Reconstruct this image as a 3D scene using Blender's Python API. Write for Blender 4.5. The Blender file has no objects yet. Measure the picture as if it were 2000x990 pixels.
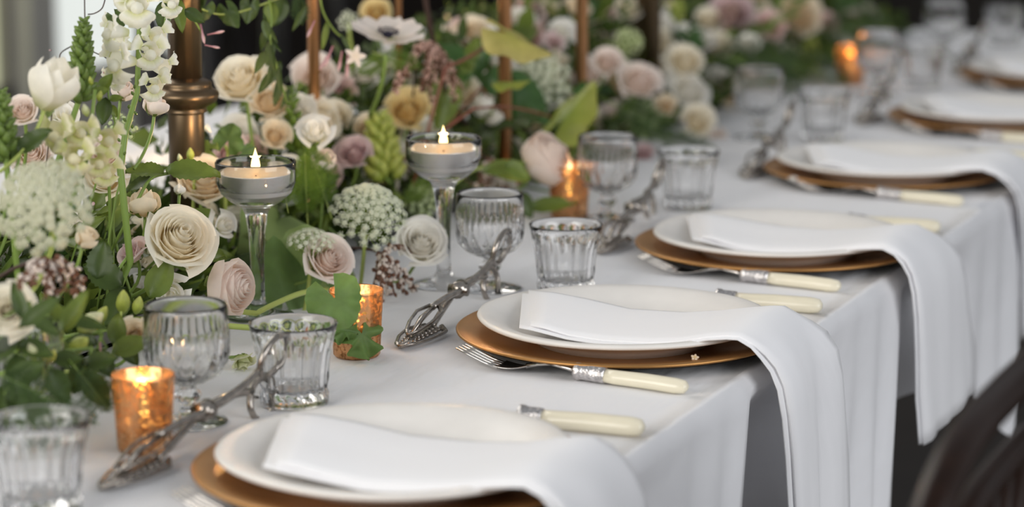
import bpy, math, random
from mathutils import Vector, Matrix, noise
random.seed(7)
PI = math.pi; sin = math.sin; cos = math.cos
C = bpy.context.scene.collection
SC = bpy.context.scene
T = 0.75                                   # height of the cloth above the floor
# ------------------------------------------------------------------ camera
FPX = 5185.0
CO = Vector((0.917, -2.3206, 0.5744 + T)); YAW = 0.4036; PIT = 0.1926
FW = Vector((-sin(YAW)*cos(PIT), cos(YAW)*cos(PIT), -sin(PIT)))
RT = Vector((cos(YAW), sin(YAW), 0)); UP = RT.cross(FW)
cd = bpy.data.cameras.new('camera'); cam = bpy.data.objects.new('camera', cd); C.objects.link(cam)
cam.matrix_world = Matrix((RT, UP, -FW)).transposed().to_4x4(); cam.location = CO
cd.sensor_width = 36; cd.lens = FPX/2000*36; cd.clip_start = .05; cd.clip_end = 200
cd.dof.use_dof = True; cd.dof.focus_distance = 2.50; cd.dof.aperture_fstop = 3.5
SC.camera = cam
# ------------------------------------------------------------------ light
w = bpy.data.worlds.new('world'); SC.world = w; w.use_nodes = True
bg = w.node_tree.nodes['Background']; bg.inputs[0].default_value = (.93, .96, 1, 1); bg.inputs[1].default_value = .33
def area(name, loc, target, sx, sy, energy, col):
    l = bpy.data.lights.new(name, 'AREA'); l.shape = 'RECTANGLE'; l.size = sx; l.size_y = sy; l.energy = energy; l.color = col
    o = bpy.data.objects.new(name, l); C.objects.link(o); o.location = loc
    o.rotation_euler = (Vector(target)-Vector(loc)).to_track_quat('-Z', 'Y').to_euler(); return o
area('window_daylight', (-2.6, .9, 2.7), (-.2, -.1, T), 2.4, 1.8, 40, (1, .97, .91))
area('side_daylight', (2.9, -1.0, 1.75), (-.1, .3, T-.1), 2.2, 1.6, 50, (.97, .98, 1))
area('front_fill', (-1.1, -2.7, 1.95), (-.4, .5, T+.1), 2.0, 1.5, 56, (1, .96, .90))  # added fill lamp without a real source, brightens the flowers' near faces
vs = SC.view_settings; vs.view_transform = 'Standard'; vs.look = 'None'; vs.gamma = 1; vs.exposure = 0.0; vs.use_curve_mapping = False
SC.cycles.max_bounces = 14; SC.cycles.diffuse_bounces = 8; SC.cycles.transmission_bounces = 12; SC.cycles.transparent_max_bounces = 24; SC.cycles.sample_clamp_indirect = 6
# ------------------------------------------------------------------ points from the lens
def ray(px, py): return FW + RT*((px-1000)/FPX) - UP*((py-495)/FPX)
def onz(px, py, z=0.0):                     # point at height z over the cloth
    d = ray(px, py); return CO + d*((z+T-CO.z)/d.z)
def onx(px, py, X):                         # point on a vertical plane along the table
    d = ray(px, py); return CO + d*((X-CO.x)/d.x)
def depth(p): return (p-CO).dot(FW)
def pxm(p): return FPX/depth(p)
def camdir(r, u, t): return (RT*r + UP*u - FW*t).normalized()
# ------------------------------------------------------------------ materials
def mat(name, col, rough=.5, metal=0, trans=0, ior=1.5, emit=None, es=0, noise_amt=0, nscale=60, bump=0, bscale=200, transl=0, tip=None, coat=0, sheen=0, bdist=.001, stretch=None, ramp_pos=(0, 1), spec=.5):
    m = bpy.data.materials.new(name); m.use_nodes = True; nt = m.node_tree; n = nt.nodes; L = nt.links
    b = n['Principled BSDF']; out = n['Material Output']
    b.inputs['Roughness'].default_value = rough; b.inputs['Metallic'].default_value = metal
    b.inputs['Transmission Weight'].default_value = trans; b.inputs['IOR'].default_value = ior
    b.inputs['Coat Weight'].default_value = coat; b.inputs['Sheen Weight'].default_value = sheen
    b.inputs['Specular IOR Level'].default_value = spec
    c4 = (*col, 1); b.inputs['Base Color'].default_value = c4; src = None
    if tip:
        at = n.new('ShaderNodeAttribute'); at.attribute_name = 't'
        r = n.new('ShaderNodeValToRGB'); r.color_ramp.elements[0].color = c4; r.color_ramp.elements[1].color = (*tip, 1)
        r.color_ramp.elements[0].position = ramp_pos[0]; r.color_ramp.elements[1].position = ramp_pos[1]
        L.new(at.outputs['Fac'], r.inputs[0]); src = r.outputs[0]
    tc = n.new('ShaderNodeTexCoord'); mp = n.new('ShaderNodeMapping'); L.new(tc.outputs['Object'], mp.inputs[0])
    if stretch: mp.inputs['Scale'].default_value = stretch
    if noise_amt:
        t = n.new('ShaderNodeTexNoise'); t.inputs['Scale'].default_value = nscale; t.inputs['Detail'].default_value = 4
        L.new(mp.outputs[0], t.inputs['Vector'])
        mr = n.new('ShaderNodeMapRange'); mr.inputs[1].default_value = .3; mr.inputs[2].default_value = .7
        mr.inputs[3].default_value = 1-noise_amt; mr.inputs[4].default_value = 1+noise_amt*.6; L.new(t.outputs['Fac'], mr.inputs[0])
        mx = n.new('ShaderNodeMix'); mx.data_type = 'RGBA'; mx.blend_type = 'MULTIPLY'; mx.inputs[0].default_value = 1
        if src: L.new(src, mx.inputs[6])
        else: mx.inputs[6].default_value = c4
        L.new(mr.outputs[0], mx.inputs[7]); src = mx.outputs[2]
    if src: L.new(src, b.inputs['Base Color'])
    if bump:
        t2 = n.new('ShaderNodeTexNoise'); t2.inputs['Scale'].default_value = bscale; t2.inputs['Detail'].default_value = 3
        L.new(mp.outputs[0], t2.inputs['Vector'])
        bp = n.new('ShaderNodeBump'); bp.inputs['Strength'].default_value = bump; bp.inputs['Distance'].default_value = bdist
        L.new(t2.outputs['Fac'], bp.inputs['Height']); L.new(bp.outputs[0], b.inputs['Normal'])
    if emit: b.inputs['Emission Color'].default_value = (*emit, 1); b.inputs['Emission Strength'].default_value = es
    if transl:
        tr = n.new('ShaderNodeBsdfTranslucent'); tr.inputs[0].default_value = c4
        if src: L.new(src, tr.inputs[0])
        ms = n.new('ShaderNodeMixShader'); ms.inputs[0].default_value = transl
        L.new(b.outputs[0], ms.inputs[1]); L.new(tr.outputs[0], ms.inputs[2]); L.new(ms.outputs[0], out.inputs[0])
    return m
def petal(name, base, tip, rp=(0, .7)): return mat(name, base, .55, tip=tip, transl=.42, noise_amt=.05, nscale=3, sheen=0, ramp_pos=rp)
def leafm(name, base, tip, tl=.3, rough=.42): return mat(name, base, rough, tip=tip, transl=tl, noise_amt=.25, nscale=2.5)
MT = dict(
 cloth=mat('white_linen', (.765, .765, .785), .85, bump=.8, bscale=9, bdist=.010, stretch=(2.2, .7, 1), sheen=.2),
 napkin=mat('napkin_linen', (.86, .86, .88), .85, bump=.25, bscale=26, bdist=.002, sheen=.2),
 china=mat('white_china', (.80, .775, .74), .38, noise_amt=.04, nscale=30, bump=.12, bscale=40, bdist=.001, coat=0),
 gold=mat('gold_lacquer', (.50, .255, .085), .36, .8, noise_amt=.18, nscale=12),
 dark_under=mat('charger_underside', (.03, .025, .02), .6),
 steel=mat('steel', (.62, .59, .56), .2, 1), ferrule=mat('engraved_silver', (.72, .69, .68), .28, 1, noise_amt=.35, nscale=260, bump=.9, bscale=330, bdist=.0015),
 ivory=mat('ivory', (.83, .77, .60), .3, noise_amt=.06, nscale=40, stretch=(1, 8, 8), coat=.2),
 silver=mat('tarnished_silver', (.42, .38, .34), .25, 1, noise_amt=.3, nscale=120, bump=.25, bscale=160, bdist=.001),
 brass=mat('aged_brass', (.165, .115, .068), .36, .9, noise_amt=.35, nscale=24, stretch=(1, 1, .15)),
 copper=mat('copper', (.62, .31, .14), .3, .9, noise_amt=.25, nscale=30, stretch=(1, 1, .2)),
 wood=mat('dark_wood', (.014, .0055, .003), .33, noise_amt=.4, nscale=30, stretch=(4, 4, .6), spec=.22),
 black=mat('black_wood', (.010, .008, .008), .5), 
 glass=mat('clear_glass', (1, 1, 1), 0.0, 0, 1, 1.5),
 wax=mat('candle_wax', (.92, .80, .62), .4, transl=.3), tin=mat('tealight_tin', (.90, .89, .88), .42, .9),
 wick=mat('wick', (.02, .015, .01), .9), tray=mat('zinc_tray', (.30, .30, .29), .4, .7, noise_amt=.2, nscale=30),
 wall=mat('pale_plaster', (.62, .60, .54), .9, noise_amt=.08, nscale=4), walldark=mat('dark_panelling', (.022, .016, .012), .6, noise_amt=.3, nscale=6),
 floor=mat('dark_floorboard', (.055, .042, .034), .4, noise_amt=.35, nscale=5, stretch=(1, 8, 1)),
 frame=mat('painted_frame', (.36, .34, .29), .6), pave=mat('pale_paving', (.80, .81, .76), .9), hedge=mat('hedge', (.42, .48, .14), .8, noise_amt=.3, nscale=8),
 cream=petal('cream_petal', (.95, .84, .58), (.97, .92, .80)), white=petal('white_petal', (.95, .92, .74), (.98, .96, .91), (0, .5)),
 blush=petal('blush_petal', (.95, .86, .72), (.96, .87, .81)), peach=petal('peach_petal', (.95, .78, .50), (.96, .87, .71)),
 pink=petal('pink_petal', (.86, .62, .56), (.90, .72, .68)), mauve=petal('mauve_petal', (.74, .56, .54), (.82, .66, .66)),
 yellow=petal('yellow_petal', (.84, .58, .16), (.90, .76, .42)), yheart=petal('yellow_heart_petal', (.80, .48, .05), (.90, .86, .74), (.1, .5)),
 tulip=petal('tulip_petal', (.66, .66, .32), (.97, .94, .85), (0, .35)), snap=petal('snapdragon_petal', (.70, .72, .36), (.96, .95, .86), (0, .45)),
 csnap=petal('cream_snapdragon_petal', (.62, .66, .22), (.88, .84, .62), (0, .6)),
 navy=mat('anemone_heart', (.012, .010, .03), .7), lime=leafm('lime_bud', (.30, .40, .04), (.62, .66, .16), .3),
 limetip=leafm('lime_white_bud', (.40, .48, .06), (.82, .82, .58), .3),
 ball=leafm('green_white_floret', (.55, .66, .28), (.74, .80, .50), .3),
 lace=mat('lace_floret', (.84, .86, .70), .7, transl=.3), laceg=mat('lace_green_floret', (.58, .66, .38), .7, transl=.3), lacec=mat('lace_cream_floret', (.72, .72, .55), .7, transl=.3),
 ray=mat('umbel_ray', (.34, .46, .10), .5, transl=.2),
 stem=mat('green_stem', (.20, .30, .06), .45), pale_stem=mat('pale_green_stem', (.40, .48, .12), .45), redstem=mat('reddish_stem', (.22, .07, .04), .5), brownstem=mat('brown_twig', (.06, .03, .022), .6),
 bell=mat('pieris_bell', (.80, .70, .62), .6, transl=.2), bellp=mat('pieris_pink_bell', (.70, .46, .38), .6, transl=.2), bud_brown=mat('pieris_bud', (.15, .065, .035), .6),
 jas=petal('jasmine_bud_petal', (.62, .28, .32), (.82, .60, .62)),
 dark=leafm('dark_leaf', (.048, .082, .016), (.075, .120, .022), .25), mid=leafm('mid_leaf', (.13, .19, .028), (.20, .27, .045)),
 ger=leafm('geranium_leaf', (.13, .22, .06), (.16, .27, .07), .3, .6), gerpale=leafm('pale_geranium_leaf', (.29, .40, .12), (.33, .44, .15), .3, .6),
 vine=leafm('vine_leaf', (.24, .33, .04), (.40, .44, .08), .4), vinedark=leafm('dark_vine_leaf', (.05, .13, .03), (.07, .16, .035), .3), yleaf=leafm('yellow_vine_leaf', (.50, .48, .10), (.62, .54, .18), .4),
 fern=leafm('feathery_green', (.15, .26, .03), (.22, .34, .05), .3), ferndark=leafm('dark_feathery_green', (.05, .10, .025), (.08, .13, .03), .2),
 spike=leafm('bud_spike_green', (.13, .21, .035), (.20, .29, .06), .25),
)
def flame_mat():
    m = bpy.data.materials.new('candle_flame'); m.use_nodes = True; n = m.node_tree.nodes; L = m.node_tree.links
    for x in list(n): n.remove(x)
    o = n.new('ShaderNodeOutputMaterial'); e = n.new('ShaderNodeEmission'); a = n.new('ShaderNodeAttribute'); a.attribute_name = 't'
    r = n.new('ShaderNodeValToRGB'); r.color_ramp.elements[0].color = (1, .42, .10, 1); r.color_ramp.elements[1].color = (1, .72, .30, 1); r.color_ramp.elements[1].position = .3
    L.new(a.outputs['Fac'], r.inputs[0]); L.new(r.outputs[0], e.inputs[0]); e.inputs[1].default_value = 5.0; L.new(e.outputs[0], o.inputs[0]); return m
MT['flame'] = flame_mat()
MT['pane_green'] = mat('frosted_pane_sunlit_garden', (.6, .62, .5), .6, emit=(.80, .82, .52), es=.62); MT['pane_white'] = mat('frosted_pane_daylight', (.7, .7, .68), .6, emit=(.95, 1, .95), es=.72)
def mercury():                               # mottled gold mirror over glass: holes in the silvering let the candle through
    m = bpy.data.materials.new('mercury_glass'); m.use_nodes = True; n = m.node_tree.nodes; L = m.node_tree.links
    b = n['Principled BSDF']; o = n['Material Output']; b.inputs['Base Color'].default_value = (.66, .36, .17, 1); b.inputs['Metallic'].default_value = .85; b.inputs['Roughness'].default_value = .22
    tc = n.new('ShaderNodeTexCoord'); v = n.new('ShaderNodeTexNoise'); v.inputs['Scale'].default_value = 300; v.inputs['Detail'].default_value = 3; L.new(tc.outputs['Object'], v.inputs['Vector'])
    r = n.new('ShaderNodeValToRGB'); r.color_ramp.elements[0].position = .46; r.color_ramp.elements[0].color = (.03, .03, .03, 1); r.color_ramp.elements[1].position = .62; r.color_ramp.elements[1].color = (.75, .75, .75, 1); L.new(v.outputs['Fac'], r.inputs[0])
    tr = n.new('ShaderNodeBsdfTransparent'); tr.inputs[0].default_value = (1, .86, .62, 1); tl = n.new('ShaderNodeBsdfTranslucent'); tl.inputs[0].default_value = (.95, .66, .36, 1)
    m0 = n.new('ShaderNodeMixShader'); m0.inputs[0].default_value = .05; L.new(b.outputs[0], m0.inputs[1]); L.new(tl.outputs[0], m0.inputs[2])
    m1 = n.new('ShaderNodeMixShader'); L.new(r.outputs[0], m1.inputs[0]); L.new(m0.outputs[0], m1.inputs[1]); L.new(tr.outputs[0], m1.inputs[2]); L.new(m1.outputs[0], o.inputs[0]); return m
MT['mercury'] = mercury()
# ------------------------------------------------------------------ mesh building
class MB:
    def __init__(s): s.v = []; s.f = []; s.t = []
    def add(s, vs, fs, ts=None):
        o = len(s.v); s.v += [tuple(x) for x in vs]; s.f += [tuple(i+o for i in f) for f in fs]; s.t += list(ts) if ts else [0.5]*len(vs); return s
    def grid(s, fn, nu, nv, wrap=False):      # fn(u,v) with u,v in 0..1 -> point ; t = v
        vs = []; ts = []; fs = []; m = nu if wrap else nu+1
        for j in range(nv+1):
            for i in range(m): vs.append(fn(i/nu, j/nv)); ts.append(j/nv)
        for j in range(nv):
            for i in range(nu):
                a = j*m+i; b = j*m+(i+1) % m; fs.append((a, b, b+m, a+m))
        return s.add(vs, fs, ts)
    def lathe(s, prof, n=48, mod=None, cap=True):
        m = len(prof); vs = []; ts = []; fs = []
        for j, (r, z) in enumerate(prof):
            for i in range(n):
                a = 2*PI*i/n; rr = r+(mod(a, r, z, j) if mod else 0); vs.append((rr*cos(a), rr*sin(a), z)); ts.append(j/(m-1))
        for j in range(m-1):
            for i in range(n):
                a = j*n+i; b = j*n+(i+1) % n; fs.append((a, b, b+n, a+n))
        if cap:
            fs.append(tuple(range(n))[::-1]); fs.append(tuple((m-1)*n+i for i in range(n)))
        return s.add(vs, fs, ts)
    def tube(s, pts, rad, n=8, cap=True, flat=1.0):
        pts = [Vector(p) for p in pts]; k = len(pts); rad = rad if isinstance(rad, (list, tuple)) else [rad]*k
        vs = []; fs = []; ts = []; nrm = None
        for j, p in enumerate(pts):
            d = (pts[min(j+1, k-1)]-pts[max(j-1, 0)]).normalized()
            if nrm is None: nrm = d.orthogonal().normalized()
            nrm = (nrm-d*nrm.dot(d)).normalized(); b = d.cross(nrm)
            for i in range(n):
                a = 2*PI*i/n; vs.append(p+(nrm*cos(a)+b*sin(a)*flat)*rad[j]); ts.append(j/max(1, k-1))
        for j in range(k-1):
            for i in range(n):
                a = j*n+i; c = j*n+(i+1) % n; fs.append((a, c, c+n, a+n))
        if cap: fs.append(tuple(range(n))[::-1]); fs.append(tuple((k-1)*n+i for i in range(n)))
        return s.add(vs, fs, ts)
    def egg(s, c, d, r, l, n=6, m=5, t0=0, t1=1):      # ovoid from point c along d
        c = Vector(c); d = Vector(d).normalized(); x = d.orthogonal().normalized(); y = d.cross(x); vs = []; ts = []; fs = []
        for j in range(m+1):
            q = j/m; rr = r*(sin(PI*(.04+.92*q))**.8)*(1-.25*q)
            for i in range(n):
                a = 2*PI*i/n; vs.append(c+d*(l*q)+(x*cos(a)+y*sin(a))*rr); ts.append(t0+(t1-t0)*q)
        for j in range(m):
            for i in range(n):
                a = j*n+i; b = j*n+(i+1) % n; fs.append((a, b, b+n, a+n))
        fs.append(tuple(range(n))[::-1]); fs.append(tuple(m*n+i for i in range(n)))
        return s.add(vs, fs, ts)
    def box(s, x0, x1, y0, y1, z0, z1):
        vs = [(x, y, z) for z in (z0, z1) for y in (y0, y1) for x in (x0, x1)]
        return s.add(vs, [(0, 2, 3, 1), (4, 5, 7, 6), (0, 1, 5, 4), (2, 6, 7, 3), (0, 4, 6, 2), (1, 3, 7, 5)])
    def mesh(s, name, m, smooth=True):
        me = bpy.data.meshes.new(name); me.from_pydata(s.v, [], s.f); me.update()
        a = me.attributes.new('t', 'FLOAT', 'POINT'); a.data.foreach_set('value', s.t)
        if smooth: me.polygons.foreach_set('use_smooth', [True]*len(me.polygons))
        me.materials.append(MT[m] if isinstance(m, str) else m); return me
def ob(name, me, parent=None, mtx=None, kind=None, label=None):
    o = bpy.data.objects.new(name, me); C.objects.link(o)
    if parent: o.parent = parent
    if mtx is not None: o.matrix_basis = mtx
    if kind: o['kind'] = kind
    if label: o['label'] = label
    return o
def tag(o, label, cat, group=None):
    o['label'] = label; o['category'] = cat
    if group: o['group'] = group
    return o
def thing(name, label, cat, loc=(0, 0, 0), rot=None, scale=1, group=None):
    o = bpy.data.objects.new(name, None); C.objects.link(o); o.empty_display_size = .02
    m = rot.to_matrix().to_4x4() if rot is not None else Matrix(); o.matrix_basis = Matrix.Translation(Vector(loc)) @ m @ Matrix.Diagonal((scale, scale, scale, 1))
    return tag(o, label, cat, group)
def struct(name, me): return ob(name, me, kind='structure')
def copy_tree(o, parent=None):
    c = o.copy(); C.objects.link(c)
    if parent: c.parent = parent
    for ch in KIDS.get(o.name, []): copy_tree(ch, c)
    return c
KIDS = {}
def rng(o):
    KIDS.clear()
    for x in bpy.data.objects:
        if x.parent: KIDS.setdefault(x.parent.name, []).append(x)
def bez(a, b, c, n=8): return [Vector(a)*(1-t)**2+Vector(b)*2*t*(1-t)+Vector(c)*t*t for t in [i/n for i in range(n+1)]]
# ================================================================== the room
m = MB(); m.box(-3.5, 4, -4, 9, -.05, 0); struct('floor', m.mesh('floor', 'floor', False))
m = MB(); m.box(-3.6, -3.5, -4, 3.0, 0, 3.2); m.box(-3.6, -3.5, 3.0, 5.35, 0, .26); m.box(-3.6, -3.5, 3.0, 5.35, 2.6, 3.2); m.box(-3.62, -3.46, 4.31, 4.45, 0, 3.2)
struct('wall_left', m.mesh('wall_left', 'wall', False))
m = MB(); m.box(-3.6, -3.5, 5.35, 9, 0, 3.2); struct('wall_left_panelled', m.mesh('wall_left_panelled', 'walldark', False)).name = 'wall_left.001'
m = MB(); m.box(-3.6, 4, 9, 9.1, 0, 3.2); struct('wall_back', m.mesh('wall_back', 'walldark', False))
for k, (y0, y1) in enumerate(((3.0, 4.31), (4.45, 5.35))):
    m = MB(); m.box(-3.58, -3.52, y0, y0+.05, .26, 2.6); m.box(-3.58, -3.52, y1-.05, y1, .26, 2.6); m.box(-3.58, -3.52, y0, y1, .26, .31); m.box(-3.58, -3.52, y0, y1, 2.55, 2.6)
    fr = struct('window_%d' % (k+1), m.mesh('window', 'frame', False))
    g = MB(); g.box(-3.553, -3.547, y0+.05, y1-.05, .31, 2.55); ob('pane', g.mesh('pane', ('pane_green', 'pane_white')[k], False), fr)
# ================================================================== table and cloth
XE = .192; XF = -1.12; Y0 = -1.5; Y1 = 2.86
tb = thing('banquet_table', 'long banquet table hidden under the white cloth', 'table', (-.46, .68, 0))
m = MB(); m.box(XF+.005+.46, XE-.006+.46, Y0+.01-.68, Y1-.01-.68, T-.017, T-.003); ob('tabletop', m.mesh('tabletop', 'wood', False), tb)
me = MB().lathe([(.025, 0), (.03, .3), (.034, T-.017)], 12).mesh('leg', 'wood')
for x in (-.55, .5):
    for y in (-1.9, 0, 1.9): ob('leg', me, tb, Matrix.Translation((x, y, 0)))
RID = [-1.6, -1.13, -.60, -.065, .465, 1.06, 1.60, 2.15, 2.86]
def gfold(ph):
    if ph < .05: return 1-1.9*(ph/.05)
    if ph < .24: return -.9
    q = min(1, (ph-.24)/.40); a = -.9*(1-q*q*(3-2*q)); q = max(0, (ph-.45)/.55)
    return a+q*q*(3-2*q)*.35+q**3*.65
def cloth_pt(s, v, k, ph):                   # v: 0..1 down the near drop
    g = gfold(ph); L = .190+.10*max(0, g); q = (1-ph/.22 if ph < .22 else max(0, (ph-.30)/.70)); sh = .20*v*max(0, q)**1.2
    o = (.045*g*v if g > 0 else .055*g*max(0, min(1, (v-.11)/.3))) + .011*v**.7*sin(ph*38-v*3+k)*max(0, ph-.4)**1.3*1.6
    z = -v*L; r = .012
    x = XE-r+r*min(1, (v/.06))**.5 if v < .06 else XE
    return Vector((x+o, s-sh, T+z+.0012))
m = MB(); cols = []
for k in range(len(RID)-1):
    n = 44
    for i in range(n+(k == len(RID)-2)):
        ph = (i/n); ph = ph*.25/.3 if ph < .3 else .25+(ph-.3)*.75/.7
        cols.append((RID[k]+ph*(RID[k+1]-RID[k]), k, ph))
xs = [XF+(XE-.012-XF)*(i/60) for i in range(61)]; rows = []
vv = [0, .012, .03, .06, .1, .16, .23, .31, .4, .5, .6, .7, .8, .9, 1.0]
for s, k, ph in cols:
    row = [Vector((XF-.02, s, T-.2)), Vector((XF-.012, s, T-.05)), Vector((XF-.006, s, T-.006))]
    for x in xs:
        hgt = .0012*noise.noise(Vector((x*7, s*3.2, 3)))+.0009*noise.noise(Vector((x*3, s*16+x*9, 9)))+.0010*abs(noise.noise(Vector((x*2.2+s*5, s*9-x*14, 4))))
        row.append(Vector((x, s, T+.0006+hgt*.6)))
    row += [cloth_pt(s, v, k, ph) for v in vv]; rows.append(row)
nr = len(rows[0]); m.add([p for r in rows for p in r], [(a*nr+b, a*nr+nr+b, a*nr+nr+b+1, a*nr+b+1) for a in range(len(rows)-1) for b in range(nr-1)])
tag(ob('tablecloth', m.mesh('tablecloth', 'cloth')), 'white linen tablecloth over the long table with hanging folds', 'tablecloth')
# ================================================================== place settings
PL = [(.046, -.511), (.037, .010), (.041, .489), (.012, 1.051), (.033, 1.593), (.014, 2.119)]
WH = ['nearest the camera', 'second from the camera', 'third from the camera', 'fourth from the camera', 'fifth along the table', 'sixth along the table', 'last and farthest']
def wob(a): return .0012*sin(3*a+.6)+.0009*sin(5*a)
ch = thing('charger', '', 'charger plate'); 
ob('plate_body', MB().lathe([(.0, .0015), (.085, .0015), (.105, .003), (.135, .0095), (.157, .0125), (.1595, .0135), (.1600, .0150), (.158, .0162), (.135, .0125), (.106, .006), (.085, .0045), (.0, .0045)], 96, cap=False).mesh('plate_body', 'gold'), ch)
ob('underside', MB().lathe([(.02, .0006), (.085, .0008), (.105, .0022), (.135, .0087), (.156, .0115)], 96, cap=False).mesh('underside', 'dark_under'), ch, label='dark underside')
dp = thing('dinner_plate', '', 'plate')
def pm(a, r, z, j): return wob(a)*min(1, max(0, (r-.06)/.08))
ob('plate_body', MB().lathe([(.0, .003), (.078, .003), (.081, .0), (.086, .0), (.090, .005), (.110, .0125), (.130, .0185), (.1388, .0205), (.1400, .0225), (.1388, .0245), (.136, .0250), (.126, .0235), (.112, .0175), (.098, .0105), (.086, .0075), (.0, .007)], 96, pm, cap=False).mesh('plate_body', 'china'), dp)
def napkin_mesh(seed, drop, wid, x0, lower, dwid=.08, dsh=.0):
    # path in XZ (relative to plate centre, z over cloth)
    pa = [(x0, .0285), (x0+.02, .0270), (-.04, .0215), (.0, .0208), (.05, .0225), (.085, .0270), (.115, .0335), (.134, .0358), (.146, .0345), (.160, .0290), (.174, .0190), (.183, .006), (.188, -.012), (.191, -.04), (.193, -.08), (.1945, -.13), (.196, -.13-drop*.35), (.197, -.13-drop*.7), (.198, -.13-drop)]
    m = MB(); n = len(pa); nu = 12; top = []; bot = []
    for j, (x, z) in enumerate(pa):
        hang = max(0, min(1, (j-9)/6))
        for i in range(nu+1):
            u = i/nu*2-1; wv = wid+(dwid-wid)*hang+(.006 if lower else 0)
            y = u*wv-.016*(1-hang)*(1-max(0, min(1, j/9))*.4)+dsh*hang
            skew = -.030*u*(1-min(1, j/5))                # the folded end lies at a slant
            wr = .0022*noise.noise(Vector((x*18+seed, y*22, seed)))*(1+2*hang)
            edge = 0 if lower else -.0025*abs(u)**4*(1-hang)
            puff = (0 if lower else .0045)*math.exp(-((x-x0-.045)/.035)**2)*(.55+.45*u)
            q = 0
            if 2 < j < 8: q = -.002*u*u
            px = x+skew; pz = z+wr*(1-hang)+edge+puff+q-(.004 if lower else 0)
            if hang: px += wr*1.6+.004*sin(u*5+seed)*max(0, (j-12)/6)-(.003 if lower else 0)
            th = .0016 if lower else .0024
            nx, nz = (0, 1) if hang < .5 else (1, 0)
            top.append(Vector((px+nx*th, y, pz+nz*th))); bot.append(Vector((px, y, pz)))
    N = nu+1; k = len(top); fs = []
    for j in range(n-1):
        for i in range(nu):
            a = j*N+i; fs.append((a, a+1, a+N+1, a+N)); fs.append((k+a, k+a+N, k+a+N+1, k+a+1))
    for j in range(n-1):
        a = j*N; fs.append((a, a+N, k+a+N, k+a)); a = j*N+nu; fs.append((a, k+a, k+a+N, a+N))
    for i in range(nu): fs.append((i, k+i, k+i+1, i+1)); a = (n-1)*N+i; fs.append((a, a+1, k+a+1, k+a))
    m.add(top+bot, fs); return m
fk = thing('fork', '', 'fork')               # lies along X, tines towards -X; origin at the middle on the cloth
ti = MB()
for s in (-1.5, -.5, .5, 1.5):
    ti = MB(); ti.tube([(-.116, s*.0056, .0175), (-.102, s*.0058, .0125), (-.086, s*.0058, .0072), (-.072, s*.0058, .0042)], [.0010, .0014, .0016, .0017], 6)
    ob('tine', ti.mesh('tine', 'steel'), fk)
hd = MB()
def hdp(u, v):
    x = -.074+v*.030; wv = .0105*(1-v**2.2)+.0022; a = u*2*PI; z = .0042-.0012*sin(PI*v*.8)+.004*v*v
    return Vector((x, cos(a)*wv, z+.0012*sin(a)+.0022*(cos(a))**2*(1-v)))
hd.grid(hdp, 14, 8, True); ob('head', hd.mesh('head', 'steel'), fk)
nk = MB(); nk.tube([(-.046, 0, .0070), (-.034, 0, .0105), (-.020, 0, .0125), (-.004, 0, .0105), (.010, 0, .0085)], [.0028, .0024, .0023, .0026, .003], 8, flat=.7); ob('neck', nk.mesh('neck', 'steel'), fk)
def handle(parent, x0, fl, L, r, z0, z1):
    f = MB(); f.tube([(x0, 0, z0), (x0+.002, 0, z0), (x0+.006, 0, z0), (x0+.007, 0, z0), (x0+fl-.004, 0, z0-.0006), (x0+fl, 0, z0-.0006)], [r*.8, r*1.12, r*1.12, r, r*1.03, r*1.0], 14)
    ob('ferrule', f.mesh('ferrule', 'ferrule'), parent)
    g = MB(); g.tube([(x0+fl-.002, 0, z0-.0006), (x0+fl+.01, 0, z0-.001), (x0+fl+.04, 0, (z0+z1)/2), (x0+L-.012, 0, z1), (x0+L-.003, 0, z1), (x0+L, 0, z1)], [r*.9, r*.96, r*1.0, r*1.02, r*.85, r*.35], 14, flat=.82)
    ob('handle', g.mesh('handle', 'ivory'), parent)
handle(fk, .004, .032, .114, .0072, .0082, .0068)
kn = thing('knife', '', 'knife')
bl = MB()
def blp(u, v):
    x = -.13+v*.142; a = u*2*PI; wv = .009*min(1, (v*5)**.5)*(1 if v < .9 else 1-(v-.9)*5); return Vector((x, cos(a)*wv, .0055+.0007*sin(a)))
bl.grid(blp, 10, 10, True); ob('blade', bl.mesh('blade', 'steel'), kn); handle(kn, .010, .022, .112, .0085, .0092, .0085)
tg = thing('serving_tongs', '', 'tongs')     # along Y: blade tip at -Y, rings at +Y
def blade(z, tip, wid, L, holes, tiltz):
    m = MB(); a = [0, .14, .45, .8, 1.0]; hw = [.002, .45, .85, 1.0, .42]
    for sgn in (-1, 1):
        pts = [Vector((sgn*wid*h, tip+L*q, z+tiltz*q)) for q, h in zip(a, hw)]
        m.tube(pts, [.0022, .0026, .0026, .0028, .0034], 8, flat=.6)
    if holes:
        for k in range(9):
            q = .15+.8*k/8; h = .25+.7*min(1, q*1.3)
            for s in (-.55, -.2, .2, .55): m.egg((s*wid*h-.003, tip+L*q, z+tiltz*q), (1, .6*s, 0), .0026, .006, 5, 3)
        m.tube([(0, tip, z), (0, tip+L, z+tiltz)], [.002, .003], 6)
    else:
        m.tube([(0, tip+.01, z), (0, tip+L*.5, z+tiltz*.5+.002), (0, tip+L, z+tiltz)], [.0035, .006, .004], 8, flat=.5)
    return m
ob('lower_blade', blade(.004, -.145, .020, .085, True, .002).mesh('lower_blade', 'silver'), tg)
ob('upper_blade', blade(.011, -.125, .013, .070, False, .014).mesh('upper_blade', 'silver'), tg)
for s, z0, z1 in ((-1, .006, .020), (1, .025, .022)):
    m = MB(); m.tube(bez((0, -.062, z0), (s*.004, -.03, z0+.006), (s*.004, .012, z1+.006), 8), [.0034]*9, 8); ob('arm', m.mesh('arm', 'silver'), tg)
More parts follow.
